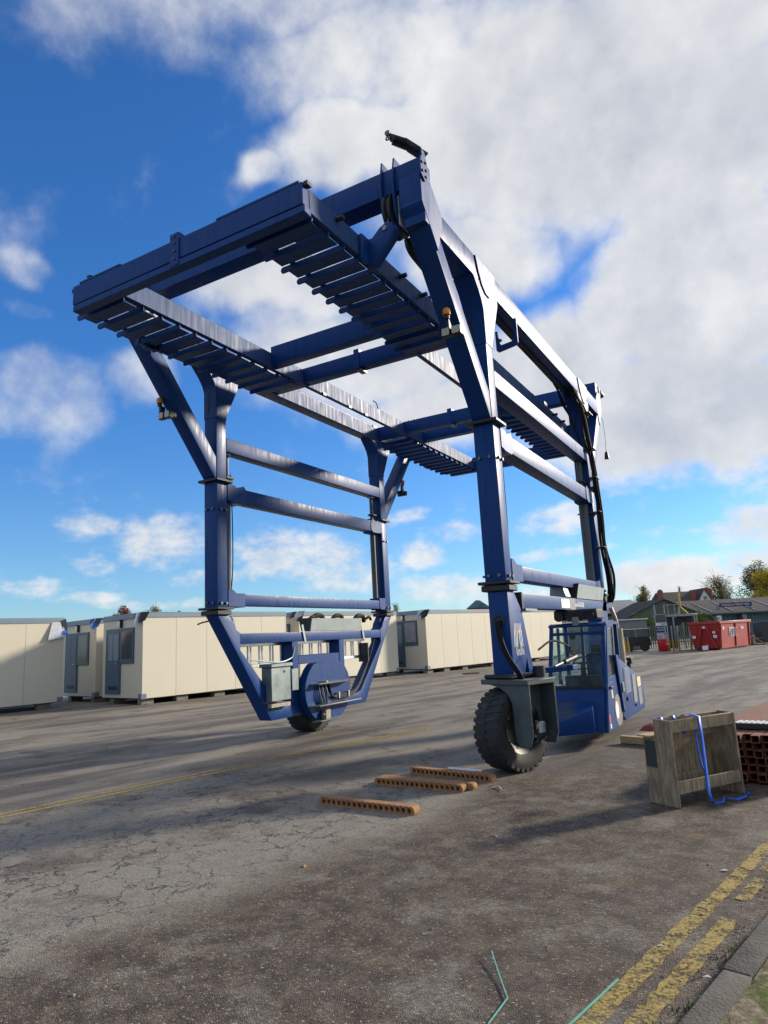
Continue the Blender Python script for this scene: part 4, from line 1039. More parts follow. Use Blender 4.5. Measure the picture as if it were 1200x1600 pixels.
# ------------------------------------------------------------------ clay strips on the ground
CLAY = plain('orange_clay', (0.34, 0.165, 0.065), 0.85, 0.0, 0.35, 14, 0.3, dirt=(0.17, 0.11, 0.06))
CLAYD = plain('old_brown_board', (0.16, 0.075, 0.03), 0.9, 0.0, 0.3, 14, 0.1)
def strip_block(p, q, label, h=.075, w=.10, nh=17, tail=False):
    p = Vector((*p, 0)); q = Vector((*q, 0)); d = q - p; L_ = d.length; ang = math.atan2(d.y, d.x)
    t = thing('clay_strip', label, 'clay strip', p, ang, 'perforated clay strips lying on the tarmac')
    pitch = (L_ - .06) / nh; rr = pitch * .36; zc = h * .46
    # front and back faces with real holes: each cell is a square ring round a 10-gon
    b = MB(); K = 12
    for (yy, flip) in ((0.0, False), (w, True)):
        for k in range(nh):
            xc = .03 + pitch * (k + .5); x0_ = .03 + pitch * k; x1_ = x0_ + pitch
            ring = []; outer = []
            for i in range(K):
                a = 2 * math.pi * (i + .5) / K
                ring.append((xc + rr * math.cos(a), yy, zc + rr * 1.05 * math.sin(a)))
                m_ = max(abs(math.cos(a)), abs(math.sin(a)))
                ox = xc + pitch / 2 * math.cos(a) / m_; oz = zc + (h / 2) * math.sin(a) / m_
                outer.append((min(max(ox, x0_), x1_), yy, min(max(oz, 0), h)))
            cor = [(x0_, yy, 0), (x1_, yy, 0), (x1_, yy, h), (x0_, yy, h)]
            b.add(ring + outer, [(i, (i + 1) % K, K + (i + 1) % K, K + i) for i in range(K)])
            def nearest(a_): return max(range(K), key=lambda i: math.cos(2 * math.pi * (i + .5) / K - a_))
            for cx_, a_ in ((cor[0], 225), (cor[1], 315), (cor[2], 45), (cor[3], 135)):
                i1 = nearest(R(a_ - 15)); i2 = nearest(R(a_ + 15))
                b.add([outer[i1], cx_, outer[i2]], [(0, 1, 2)])
            if not flip:
                back = [(x, w * .55, z) for (x, y, z) in ring]
                b.add(ring + back, [(i, (i + 1) % K, K + (i + 1) % K, K + i) for i in range(K)])
                b.m(1).add(back, [list(range(K))]).m(0)
    # top, bottom and rounded ends
    b.add([(.03, 0, h), (L_ - .03, 0, h), (L_ - .03, w, h), (.03, w, h)], [(0, 1, 2, 3)])
    for xe, s_ in ((.03, -1), (L_ - .03, 1)):
        pr = [(xe, 0), (xe + s_ * .02, .0), (xe + s_ * .03, .02), (xe + s_ * .03, h * .55), (xe + s_ * .018, h * .85), (xe, h)]
        b.prism(pr, 'y', 0, w)
    b.build('block', [CLAY, CLAY], t, local=True)
    if tail:
        MB().prism([(L_ - .05, .0), (L_ + .05, .0), (L_ + .06, .03), (L_ + .05, h * .8), (L_ + .03, h * .95), (L_ - .05, h * .95)], 'y', w + .03, w + .13).box(-.02, L_ - .06, w + .03, w + .13, 0, h * .9).build('second_row', CLAY, t, local=True, bev=.006)
    return t
strip_block((-1.50, -2.07), (-.33, -2.165), 'nearest of the orange clay strips, a row of holes facing the camera')
strip_block((-1.43, -1.06), (-.27, -1.16), 'middle orange clay strip, two rows thick with a notched end', tail=True)
strip_block((-1.32, -.38), (-.16, -.60), 'furthest orange clay strip with a white lath lying on it')
la = MB().beam((-.78, -.40, .095), (-.33, -.47, .095), .03, .014).build('lath', WHITEP)
tag(la, 'white lath lying on the furthest clay strip', 'lath')

# ------------------------------------------------------------------ plywood crate with blue strap
ca = math.atan2(.78, .5)
cr = thing('plywood_crate', 'weathered open-fronted plywood crate standing on end at the right', 'crate', (1.89, -1.20, 0), ca)
# local: +x along the open front to the right, +y into the box
cl_ = dict(local=True, bev=.004)
side = [(0, 0), (0, .765), (.20, .775), (.20, .62), (.34, .60), (.34, 0)]
MB().prism(side, 'x', 0, .022).build('side_board', OLDWOOD, cr, **cl_)
MB().prism(side, 'x', .90, .925).build('side_board', OLDWOOD, cr, **cl_)
MB().box(.023, .899, .005, .03, .655, .765).build('top_rail', OLDWOOD, cr, **cl_)
MB().box(.023, .899, .005, .03, .115, .225).build('bottom_rail', OLDWOOD, cr, **cl_)
MB().box(.023, .899, .165, .185, .66, .77).build('back_top_rail', OLDWOOD, cr, **cl_)
MB().box(.023, .899, .30, .322, .03, .60).build('back_board', OLDWOOD, cr, **cl_)
MB().box(.023, .899, .18, .205, .56, .659).build('back_rail', OLDWOOD, cr, **cl_)
MB().box(.023, .60, .20, .225, .13, .24).build('inner_rail', OLDWOOD, cr, **cl_)
MB().box(-.004, -.001, .20, .325, .33, .57).build('dark_patch', plain('green_black_patch', (.025, .035, .03), .6, 0, .2, 8), cr, local=True)
STRAP = plain('blue_strap', (0.012, 0.12, 0.60), 0.5, 0.0, 0.3, 18)
def ribbon(name, pts, w_, label, side_=None):
    b = MB(); vs_ = []
    for i, p in enumerate(pts):
        p = Vector(p); d = (Vector(pts[min(i + 1, len(pts) - 1)]) - Vector(pts[max(i - 1, 0)])).normalized()
        sd_ = Vector(side_[i] if side_ else (1, .3, 0)).normalized()
        vs_ += [p - sd_ * w_ / 2, p + sd_ * w_ / 2]
    b.add(vs_, [(2 * i, 2 * i + 1, 2 * i + 3, 2 * i + 2) for i in range(len(pts) - 1)])
    o = b.build(name, STRAP, recalc=False, sharp=80)
    sm = o.modifiers.new('thickness', 'SOLIDIFY'); sm.thickness = .003
    return tag(o, label, 'strap', 'blue straps on and around the crate')
CM = cr.matrix_basis
def cl3(x, y, z): return CM @ Vector((x, y, z))
ax = CM.to_3x3() @ Vector((1, 0, 0))
pts = [cl3(.40, .175, .60), cl3(.40, .178, .776), cl3(.40, .10, .79), cl3(.40, -.004, .772), cl3(.40, -.008, .62), cl3(.398, -.008, .40), cl3(.394, -.010, .22), cl3(.39, -.016, .08), cl3(.38, -.05, .015)]
ribbon('strap', pts, .042, 'blue ratchet strap looped over the top of the plywood crate', [ax] * 9)
pts = [cl3(.375, .03, .70), cl3(.378, .035, .50), cl3(.395, .03, .32), cl3(.43, .025, .26), cl3(.44, .05, .16)]
ribbon('strap', pts, .028, 'second strand of blue strap hanging inside the crate opening', [ax] * 5)
pts = [cl3(.37, -.08, .012)] + [cl3(.45 + .09 * k, -.10 + .05 * math.sin(k * 1.7), .012 + .02 * (k % 2)) for k in range(6)]
ribbon('strap', pts, .035, 'blue strap end lying twisted on the tarmac by the crate', [ax.cross(Vector((0, 0, 1))).lerp(ax, .3 * (k % 2)) + Vector((0, 0, .5 * (k % 3 - 1))) for k in range(7)])
for (xx, nm) in ((.07, 'blue strap end hooked over the back of the crate, left one'), (.24, 'blue strap end hooked over the back of the crate, right one')):
    ribbon('strap', [cl3(xx, .19, .66), cl3(xx, .188, .774), cl3(xx + .01, .168, .782), cl3(xx + .02, .155, .74)], .035, nm, [ax] * 4)
tm = MB().beam((.70, 2.35, .06), (1.62, 2.1, .06), .10, .10).build('timber_beam', NEWWOOD, bev=.004)
tag(tm, 'pale sawn timber beam lying behind the crate', 'timber')
RAG = plain('dark_red_cloth', (0.22, 0.02, 0.03), 0.8, 0.0, 0.3, 20)
rg = MB()
for k in range(7):
    a = Vector((1.42 + .05 * k, -.35 + .03 * random.random(), .58))
rb = MB()
N_ = 9
for i in range(N_):
    for j in range(N_):
        x = 1.50 + .22 * i / (N_ - 1); y = -.66 + .30 * j / (N_ - 1)
        e_ = math.sin(math.pi * i / (N_ - 1)) * math.sin(math.pi * j / (N_ - 1))
        rb.v.append(Vector((x, y, .600 + .06 * e_ + .012 * math.sin(i * 2.1 + j * 1.3) * e_ - .004)))
for i in range(N_ - 1):
    for j in range(N_ - 1):
        rb.f.append([i * N_ + j, (i + 1) * N_ + j, (i + 1) * N_ + j + 1, i * N_ + j + 1]); rb.mi.append(0)
tag(rb.build('red_cloth', RAG, sharp=80), 'crumpled dark red cloth on the back of the crate', 'cloth')
shelf = MB().box(-.05, .35, .205, .36, .605, .622).build('top_board', NEWWOOD, cr, local=True)

# ------------------------------------------------------------------ stack of hollow brown sections
BROWN = plain('brown_hollow_section', (0.20, 0.075, 0.036), 0.65, 0.0, 0.3, 4, 0.1, dirt=(0.27, 0.15, 0.085))
bd = Vector((.187, .982, 0)); be = Vector((.982, -.187, 0))
S0 = Vector((1.98, .12, 0))
bw, bh = .088, .078
def hollow(len_):
    b = MB(); o_ = [(0, 0), (bw - .009, 0), (bw - .009, bh - .004), (0, bh - .004)]; i_ = [(.005, .005), (bw - .014, .005), (bw - .014, bh - .009), (.005, bh - .009)]
    for (yy) in (0, len_):
        b.add([(x, yy, z) for x, z in o_ + i_], [(0, 1, 5, 4), (1, 2, 6, 5), (2, 3, 7, 6), (3, 0, 4, 7)])
    for ring in (o_, i_):
        b.add([(x, 0, z) for x, z in ring] + [(x, len_, z) for x, z in ring], [(0, 1, 5, 4), (1, 2, 6, 5), (2, 3, 7, 6), (3, 0, 4, 7)])
    return b
hb0 = None
for r_ in range(6):
    for c_ in range(11):
        if hb0 is None:
            o_ = hb0 = hollow(6.0).build('hollow_section', BROWN, local=True)
        else:
            o_ = hb0.copy(); COL.objects.link(o_)
        off = random.uniform(-.05, .05) + (0 if r_ < 5 else random.uniform(-.12, .05))
        p = S0 + be * (bw * c_) + bd * off + Vector((0, 0, .03 + bh * r_ + (random.uniform(-.004, .0) if r_ == 5 else 0)))
        o_.matrix_basis = Matrix.Translation(p) @ Matrix.Rotation(math.atan2(be.y, be.x), 4, 'Z')
        tag(o_, 'long brown hollow section, one of the tidy stack behind the crate', 'hollow section', 'brown hollow sections stacked at the right edge')
for k in range(3):
    yy = .3 + 2.4 * k
    p = S0 + bd * yy - be * .03
    o_ = MB().beam(p + Vector((0, 0, .014)), p + be * 1.1 + Vector((0, 0, .014)), .08, .026).build('bearer', BLOCK)
    tag(o_, ['timber bearer under the near end of the brown stack', 'timber bearer under the middle of the brown stack', 'timber bearer under the far end of the brown stack'][k], 'bearer')
# black and white slotted spacer on top
ztop = .03 + bh * 6 + .003
sc_ = thing('slotted_spacer', 'black slotted spacer with white bars lying across the brown stack', 'spacer', S0 + be * .30 + bd * .30 + Vector((0, 0, ztop)), math.atan2(be.y, be.x))
MB().box(-.01, .44, 0, .22, 0, .058).build('base', BLACK, sc_, local=True, bev=.004)
for k in range(8):
    MB().prism([(-.005 + .056 * k, .0), (.022 + .056 * k, .0), (.04 + .056 * k, .20), (.013 + .056 * k, .20)], 'z', .059, .068).build('bar', WHITEP, sc_, local=True)
MB().box(.441, .46, 0, .22, 0, .06).build('end_cap', RIMC, sc_, local=True)

# ------------------------------------------------------------------ kerb, verge, litter near the camera
KERB = plain('kerb_concrete', (0.105, 0.095, 0.078), 0.95, 0.0, 0.5, 9, 0.6, dirt=(0.05, 0.055, 0.03))
kd = Vector((.232, .973, 0)).normalized(); ks = Vector((kd.y, -kd.x, 0))
k0 = Vector((2.36, -4.80, 0))
kb = thing('kerb', 'low concrete kerb at the bottom right corner', 'kerb', k0)
for k in range(-2, 4):
    p = k0 + kd * (-.40 + .80 * k + .40) + ks * (.062 + random.uniform(-.006, .006))
    MB().beam(p - kd * .393 + Vector((0, 0, .0)), p + kd * .393 + Vector((0, 0, random.uniform(-.004, .004))), .125, .15).build('kerb_stone', KERB, kb, .012, 2)
m_, N = material('verge_soil')
ob = N.n('ShaderNodeTexCoord').outputs['Object']
cc = N.mix(N.ramp(N.noise(ob, 14, 6, .65), .35, .65), (.12, .10, .06), (.30, .25, .17))
cc = N.mix(N.ramp(N.noise(ob, 6, 5, .6), .52, .62), cc, (.09, .12, .025))
finish(N, cc, .95, 0, N.noise(ob, 40, 5, .7), .8, .02, spec=.2)
SOIL = m_
vg = MB(); nx, ny = 14, 40
for i in range(nx + 1):
    for j in range(ny + 1):
        p = k0 + ks * (.13 + 2.4 * (i / nx) ** 1.3) + kd * (-2.0 + 5.2 * j / ny)
        vg.v.append(Vector((p.x, p.y, .055 + .03 * random.random() + .05 * (i / nx))))
for i in range(nx):
    for j in range(ny):
        a = i * (ny + 1) + j
        vg.f.append([a, a + ny + 1, a + ny + 2, a + 1]); vg.mi.append(0)
tag(vg.build('verge', SOIL, sharp=180), kind='structure')
MOSS = plain('moss_and_grass', (0.085, 0.12, 0.022), 0.9, 0.0, 0.5, 30, 0.2)
gs = MB()
for k in range(2600):
    if k < 1900:
        p = k0 + ks * (.15 + abs(random.gauss(0, .35))) + kd * random.uniform(-1.6, 2.6); zz = .07
    else:
        p = k0 + ks * (-.02 - abs(random.gauss(0, .05))) + kd * random.uniform(-1.2, 3.2); zz = .0
    if math.sin(p.x * 9) + math.sin(p.y * 7.3) < .2: continue
    h_ = random.uniform(.012, .04); a = random.uniform(0, 6.28); w_ = .004
    gs.add([(p.x - w_ * math.cos(a), p.y - w_ * math.sin(a), zz), (p.x + w_ * math.cos(a), p.y + w_ * math.sin(a), zz), (p.x + random.uniform(-.015, .015), p.y + random.uniform(-.015, .015), zz + h_)], [(0, 1, 2)])
tag(gs.build('grass', MOSS, recalc=False), 'short moss and grass growing along the kerb', 'grass', kind='stuff')
STONE = plain('loose_grit', (0.22, 0.20, 0.17), 0.9, 0.0, 0.6, 9, 0.2)
st = MB()
octf = [(0, 2, 4), (2, 1, 4), (1, 3, 4), (3, 0, 4), (2, 0, 5), (1, 2, 5), (3, 1, 5), (0, 3, 5)]
for k in range(6500):
    dd_ = random.uniform(2.2, 9.5) ** 1.0; aa = PSI + random.uniform(-.66, .66)
    p = Vector((CAM.x - math.sin(aa) * dd_, CAM.y + math.cos(aa) * dd_, 0))
    u_ = p.x - .22 * p.y
    if u_ < .2 and random.random() < .75: continue
    if u_ > 3.25: continue
    s_ = random.choice((.003, .003, .004, .004, .005, .006, .008)) * (1.0 if random.random() < .97 else 1.8)
    q = [Vector((random.uniform(.7, 1.3) * s_ * x, random.uniform(.7, 1.3) * s_ * y, random.uniform(.5, .9) * s_ * z)) for (x, y, z) in ((1, 0, 0), (-1, 0, 0), (0, 1, 0), (0, -1, 0), (0, 0, 1), (0, 0, -1))]
    M_ = Matrix.Rotation(random.uniform(0, 6.28), 3, 'Z')
    st.add([p + M_ @ v for v in [q[0], q[1], q[2], q[3], q[4], q[5]]], octf)
tag(st.build('loose_grit', STONE, recalc=False, sharp=10), 'loose grit scattered over the near tarmac', 'grit', kind='stuff')
LEAF = plain('dead_leaves', (0.13, 0.085, 0.035), 0.8, 0.0, 0.6, 40, 0.1)
lf = MB()
for k in range(420):
    p = k0 - ks * abs(random.gauss(.02, .12)) + kd * random.uniform(-1.0, 3.4) if k < 260 else k0 + ks * random.uniform(.16, .8) + kd * random.uniform(-1.0, 2.2)
    zz = .004 if k < 260 else .085
    a = random.uniform(0, 6.28); s_ = random.uniform(.006, .018); c1, s1 = math.cos(a), math.sin(a)
    lf.add([(p.x - s_ * c1, p.y - s_ * s1, zz + .002), (p.x + s_ * .4 * s1, p.y - s_ * .4 * c1, zz + random.uniform(0, .01)), (p.x + s_ * c1, p.y + s_ * s1, zz + .003), (p.x - s_ * .4 * s1, p.y + s_ * .4 * c1, zz + random.uniform(0, .01))], [(0, 1, 2, 3)])
tag(lf.build('dead_leaves', LEAF, recalc=False), 'small dead leaves caught in the gutter by the kerb', 'leaves', kind='stuff')
MINT = plain('mint_plastic_band', (0.16, 0.42, 0.34), 0.35, 0.0, 0.15, 20)
def band(pts, label, w_=.012):
    b = MB()
    for i in range(len(pts) - 1):
        b.beam(pts[i], pts[i + 1], w_, .004)
    return tag(b.build('plastic_band', MINT), label, 'plastic band', 'mint plastic bands dropped on the tarmac')
band([(1.37, -4.56, .030), (1.50, -4.78, .012), (1.59, -4.93, .010), (1.585, -5.16, .008)], 'thin bent mint plastic band in the middle foreground', .006)
band([(2.01, -4.57, .015), (1.91, -4.99, .010), (1.84, -5.25, .008)], 'straight mint plastic band lying across the yellow line', .010)
LITW = plain('pale_litter', (0.5, 0.48, 0.44), 0.7, 0.0, 0.2, 20)
for (x, y, s_, lb) in ((2.35, -2.80, .03, 'small white scrap beside the yellow line'), (2.13, -4.12, .018, 'white pebble between the yellow lines'), (2.40, -4.55, .02, 'pale scrap lying on the kerb')):
    zz = .0 if lb[0] != 'p' else .078
    o_ = MB().add([(x - s_, y, zz + .004), (x, y - s_ * .5, zz + .01), (x + s_, y + s_ * .3, zz + .005), (x + .2 * s_, y + s_ * .7, zz + .012), (x, y, zz + .001)], [(0, 1, 2, 3), (0, 1, 4), (1, 2, 4), (2, 3, 4), (3, 0, 4)]).build('scrap', LITW)
    tag(o_, lb, 'litter')
tw = MB().tube([(-.10, -.78, .01), (.02, -.86, .02), (.10, -.98, .012)], .006, 5).tube([(.0, -.84, .015), (-.06, -.92, .012)], .004, 5).build('twig', LITW)
tag(tw, 'pale split twig lying between the clay strips and the front wheel', 'twig')
for (x, y, lb) in ((-.45, -3.75, 'small rusty scrap on the worn track'), (.62, -2.55, 'brown stone in the crate shadow')):
    s_ = .02
    o_ = MB().add([(x - s_, y, .002), (x + s_, y - s_, .002), (x + s_, y + s_, .002), (x, y, .022)], [(0, 1, 3), (1, 2, 3), (2, 0, 3), (0, 2, 1)]).build('scrap', CLAY)
    tag(o_, lb, 'litter')
pz = MB().beam((-9.1, 19.2, .03), (-8.6, 19.7, .03), .16, .05).build('board_scrap', CLAYD)
tag(pz, 'brown scrap of board on the ground beyond the front leg', 'litter')

# ------------------------------------------------------------------ background; (r, d) = metres right of / ahead of the camera along the ground
FW = Vector((-math.sin(PSI), math.cos(PSI), 0)); RT = Vector((math.cos(PSI), math.sin(PSI), 0))
C0 = Vector((CAM.x, CAM.y, 0))
def bp_(r, d, z=0.0): return C0 + RT * r + FW * d + Vector((0, 0, z))
def bthing(name, label, cat, r, d, group=None, turn=0.0):
    """local frame: +x right, +y away from the camera"""
    return thing(name, label, cat, bp_(r, d), PSI + turn, group)
LO = dict(local=True)

# red skip
RED = plain('red_skip_paint', (0.40, 0.024, 0.022), 0.42, 0.0, 0.25, 2.0, dirt=(0.25, 0.06, 0.04))
REDW = plain('bright_red_plastic', (0.45, 0.012, 0.015), 0.35, 0.0, 0.1, 5)
sk = bthing('waste_skip', 'large red waste skip with pale stickers near the fence', 'skip', 19.6, 41.0, turn=R(44))
# local: long side along +x from the near corner, short end along +y (rotated so both show)
LN, DP, HT = 5.2, 1.85, 1.66
body = MB()
body.add([(0.25, .12, .10), (LN - .3, .12, .10), (LN - .3, DP - .12, .10), (.25, DP - .12, .10), (0, 0, HT), (LN, 0, HT), (LN, DP, HT), (0, DP, HT)],
         [(3, 2, 1, 0), (0, 1, 5, 4), (1, 2, 6, 5), (2, 3, 7, 6), (3, 0, 4, 7)])
sb_ = body.build('body', RED, sk, recalc=True, **LO)
MB().box(-.06, LN + .06, -.06, .03, HT - .12, HT + .04).box(-.06, LN + .06, DP - .03, DP + .06, HT - .12, HT + .04).box(-.06, .03, .03, DP - .03, HT - .12, HT + .04).box(LN - .03, LN + .06, .03, DP - .03, HT - .12, HT + .04).build('rim', RED, sk, bev=.02, **LO)
for k in range(3):
    xx = .12 + 2.35 * k
    b = MB(); b.add([(xx, -.06, HT - .13), (xx + .1, -.06, HT - .13), (xx + .1, .06, .14), (xx, .06, .14), (xx, .05, HT - .13), (xx + .1, .05, HT - .13), (xx + .1, .14, .14), (xx, .14, .14)], [(0, 1, 2, 3), (0, 4, 5, 1), (0, 3, 7, 4), (1, 5, 6, 2), (4, 7, 6, 5)])
    b.build('rib', RED, sk, **LO)
for (y0, y1) in ((.40, .80), (1.45, 1.05)):
    MB().beam((.20, y0, .14), (-.02, y1, HT - .30), .12, .08).build('end_brace', RED, sk, **LO)
MB().box(-.04, .16, .70, 1.15, HT - .42, HT - .2).build('end_plate', RED, sk, **LO)
MB().box(.3, LN - .3, .25, .4, .0, .10).box(.3, LN - .3, DP - .4, DP - .25, .0, .10).build('runner', BLACK, sk, **LO)
def decal(x0_, x1_, z0_, z1_, mt, nm='sticker'):
    f_ = lambda z: -.015 + .12 * (HT - z) / (HT - .1)
    MB().add([(x0_, f_(z0_) - .012, z0_), (x1_, f_(z0_) - .012, z0_), (x1_, f_(z1_) - .012, z1_), (x0_, f_(z1_) - .012, z1_)], [(0, 1, 2, 3)]).build(nm, mt, sk, recalc=False, **LO)
decal(1.5, 2.75, .75, 1.30, TARPW, 'logo_panel')
for k in range(4):
    MB().beam((1.65 + .3 * k, .02, .80), (1.85 + .3 * k, -.02, 1.22), .10, .012, (0, 1, 0)).build('logo_stroke', REDP if k % 2 else CORNERM, sk, **LO)
decal(3.4, 3.9, 1.15, 1.32, TARPW); decal(.45, .7, 1.18, 1.36, WHITEP)
for (y0, z0, s_) in ((.25, .72, .17), (.30, .98, .13), (1.50, .72, .16), (.85, 1.30, .12)):
    MB().box(-.075 + .25 * (HT - z0) / HT - .02, -.072 + .25 * (HT - z0) / HT - .01, y0, y0 + s_ * 1.2, z0, z0 + s_).build('sticker', WHITEP, sk, **LO)
pb = bthing('sign_box', 'small dark box with a pale sticker standing before the red skip', 'box', 18.3, 40.5)
MB().box(-.2, .2, -.12, .12, 0, .36).build('box', plain('dark_red_box', (.12, .01, .03), .5), pb, bev=.01, **LO)
MB().box(-.16, .16, -.126, -.121, .08, .32).build('sticker', WHITEP, pb, **LO)

# platform with screens, signboard and bollards
YEL = plain('yellow_bollard_paint', (0.52, 0.34, 0.05), 0.5, 0.0, 0.25, 5, dirt=(0.25, 0.18, 0.08))
GREYST = plain('galvanised_post', (0.34, 0.35, 0.35), 0.5, 0.4, 0.2, 4)
DARKM = plain('dark_mesh_sheet', (0.055, 0.058, 0.06), 0.7, 0.0, 0.3, 2)
NAVY = plain('navy_sign', (0.022, 0.022, 0.09), 0.5, 0.0, 0.1, 3)
SCREEN = glass('mesh_screen', (0.62, 0.64, 0.62, 1), 0.3, 0.1)
pf = bthing('steel_platform', 'steel platform on posts with railings, standing left of the red skip', 'platform', 18.9, 45.0)
def pr(r): return r - 18.9
for r in (17.42, 18.05, 18.55, 19.95, 20.1):
    MB().box(pr(r) - .04, pr(r) + .04, -.04, .04, 0, 2.25 if r > 18.2 else 2.95).build('post', GREYST, pf, **LO)
for r in (18.55, 19.95):
    MB().box(pr(r) - .04, pr(r) + .04, 1.76, 1.84, 0, 2.25).build('post', GREYST, pf, **LO)
MB().box(pr(18.0), pr(20.15), -.06, 1.9, 2.14, 2.28).build('deck', GREYST, pf, bev=.01, **LO)
for r in (18.3, 18.72, 19.05):
    MB().box(pr(r) - .02, pr(r) + .02, -.02, .02, 2.28, 2.92).build('rail_post', GREYST, pf, **LO)
MB().box(pr(18.05), pr(19.2), -.02, .02, 2.90, 2.94).build('handrail', GREYST, pf, **LO)
MB().add([(pr(17.46), .0, 2.35), (pr(18.01), 0, 2.35), (pr(18.01), 0, 2.95), (pr(17.46), 0, 2.95)], [(0, 1, 2, 3)]).build('screen_panel', SCREEN, pf, recalc=False, **LO)
MB().add([(pr(18.09), .0, 2.32), (pr(18.7), 0, 2.32), (pr(18.7), 0, 2.88), (pr(18.09), 0, 2.88)], [(0, 1, 2, 3)]).build('screen_panel', SCREEN, pf, recalc=False, **LO)
MB().box(pr(18.1), pr(18.75), .25, .30, .1, 2.13).build('dark_sheet', DARKM, pf, **LO)
MB().box(pr(19.55), pr(20.05), .5, .55, 1.5, 2.13).build('dark_sheet', DARKM, pf, **LO)
MB().beam((pr(18.75), .6, 1.6), (pr(19.5), .6, 2.1), .06, .5).build('awning', DARKM, pf, **LO)
sg = bthing('signboard', 'upright signboard with a navy panel and white lettering by the platform', 'sign', 17.66, 44.8)
MB().box(-.36, .36, -.02, .02, .60, 2.34).build('board', GREYST, sg, **LO)
MB().box(-.33, .33, -.027, -.021, 1.82, 2.30).build('dark_pane', PANE, sg, **LO)
MB().box(-.36, .36, -.027, -.021, 1.18, 1.58).build('navy_panel', NAVY, sg, **LO)
for (z, xa, xb) in ((1.47, -.30, .16), (1.32, -.30, .12)):
    x = xa
    while x < xb:
        w_ = random.uniform(.02, .05); MB().box(x, x + w_, -.033, -.028, z - .03, z + .03).build('letter', WHITEP, sg, **LO); x += w_ + .018
MB().box(-.36, .36, -.027, -.021, 1.60, 1.78).build('white_panel', WHITEP, sg, **LO)
MB().box(-.02, .30, -.033, -.028, 1.67, 1.73).build('letter', NAVY, sg, **LO)
MB().box(-.34, .34, -.027, -.021, .64, 1.12).build('lower_notice', TARPW, sg, **LO)
MB().box(-.30, -.05, -.033, -.028, .70, 1.0).build('notice', TRAYGREY, sg, **LO)
MB().box(.08, .32, -.033, -.028, 1.02, 1.08).build('letter', NAVY, sg, **LO)
for xx in (-.33, .33):
    MB().box(xx - .03, xx + .03, .021, .07, 0, 2.34).build('post', GREYST, sg, **LO)
bk = bthing('bucket', 'bright red plastic bin under the signboard', 'bin', 17.15, 43.6)
MB().lathe([(.0, .0), (.25, .0), (.27, .03), (.295, .5), (.33, .52), (.33, .60), (.30, .62), (.30, .76), (.27, .77), (.0, .78)], (0, 0, 0), (0, 0, 1), 22).build('bin_body', REDW, bk, **LO)
MB().box(.05, .24, -.33, -.28, .42, .50).build('bin_label', PINKP, bk, **LO)
for i, (r, d, lb) in enumerate(((17.52, 43.9, 'first yellow-footed bollard right of the red bin'), (17.66, 43.9, 'second yellow-footed bollard right of the red bin'), (17.95, 44.0, 'third yellow-footed bollard right of the red bin'), (18.35, 44.1, 'fourth yellow-footed bollard right of the red bin'), (19.30, 44.5, 'yellow-footed bollard left of the red skip, outer one'), (19.62, 44.5, 'yellow-footed bollard nearest the red skip'), (14.9, 44.0, 'weathered yellow bollard by the grey wall'), (15.3, 44.6, 'thin yellow bollard beside the weathered one'))):
    t = bthing('bollard', lb, 'bollard', r, d, 'yellow-footed bollards by the platform')
    MB().cyl((0, 0, 0), (0, 0, .68 if i < 6 else .75), .065, 12).build('yellow_sleeve', YEL, t, **LO)
    MB().cyl((0, 0, .68), (0, 0, 1.55 if i < 6 else 1.0), .045, 10).build('steel_post', GREYST, t, **LO)
ym = bthing('yellow_mast', 'yellow forked pipe mast standing on the platform', 'mast', 19.36, 45.6)
MB().cyl((0, 0, 2.75), (.0, 0, 3.72), .075, 12).build('pipe', YEL, ym, **LO)
MB().cyl((0, 0, 2.78), (-.16, 0, 2.29), .05, 10).build('left_fork', YEL, ym, **LO)
MB().cyl((0, 0, 2.78), (.46, 0, 2.30), .05, 10).build('right_fork', YEL, ym, **LO)
MB().cyl((0, .2, 2.78), (.02, .3, 2.29), .04, 10).build('back_fork', YEL, ym, **LO)

# grey roller-shutter hut and the dark trailer on the left of the platform
GREYW = plain('grey_board_wall', (0.22, 0.22, 0.215), 0.7, 0.0, 0.2, 1.5)
gw = bthing('grey_hut', 'low grey corrugated hut with a white-edged flat roof behind the engine', 'hut', 15.5, 49.0)
MB().box(-3.4, 2.8, 0, 3.0, 0, 1.5).build('wall', GREYW, gw, **LO)
for k in range(20):
    MB().box(-3.38 + .31 * k, -3.14 + .31 * k, -.03, -.001, .05, 1.32).build('wall_sheet', GREYW, gw, **LO)
MB().box(-3.5, 2.9, -.10, 3.1, 2.10, 2.18).build('roof_edge', WHITEP, gw, **LO)
MB().box(-3.4, 2.8, .02, 3.0, 1.5, 2.09).build('upper_wall', GREYW, gw, **LO)
MB().box(-3.45, 2.85, -.07, -.005, 1.42, 1.49).build('rail', GREYST, gw, **LO)
dk = bthing('dark_trailer', 'low dark trailer with mesh sides parked by the grey hut', 'trailer', 16.2, 46.0)
MB().box(-.9, .95, -.4, 1.2, .35, .95).build('bed', BLACK, dk, bev=.02, **LO)
MB().box(-.9, .95, -.42, -.38, .95, 1.45).build('mesh_side', SCREEN, dk, **LO)
for xx in (-.9, 0, .95):
    MB().box(xx - .02, xx + .02, -.44, -.40, .9, 1.5).build('stake', GREYST, dk, **LO)
MB().box(-.9, .95, -.44, -.40, 1.45, 1.5).build('top_bar', WHITEP, dk, **LO)
for xx in (-.5, .55):
    MB().cyl((xx, -.42, .26), (xx, -.2, .26), .26, 18).build('wheel', TYRE, dk, **LO)

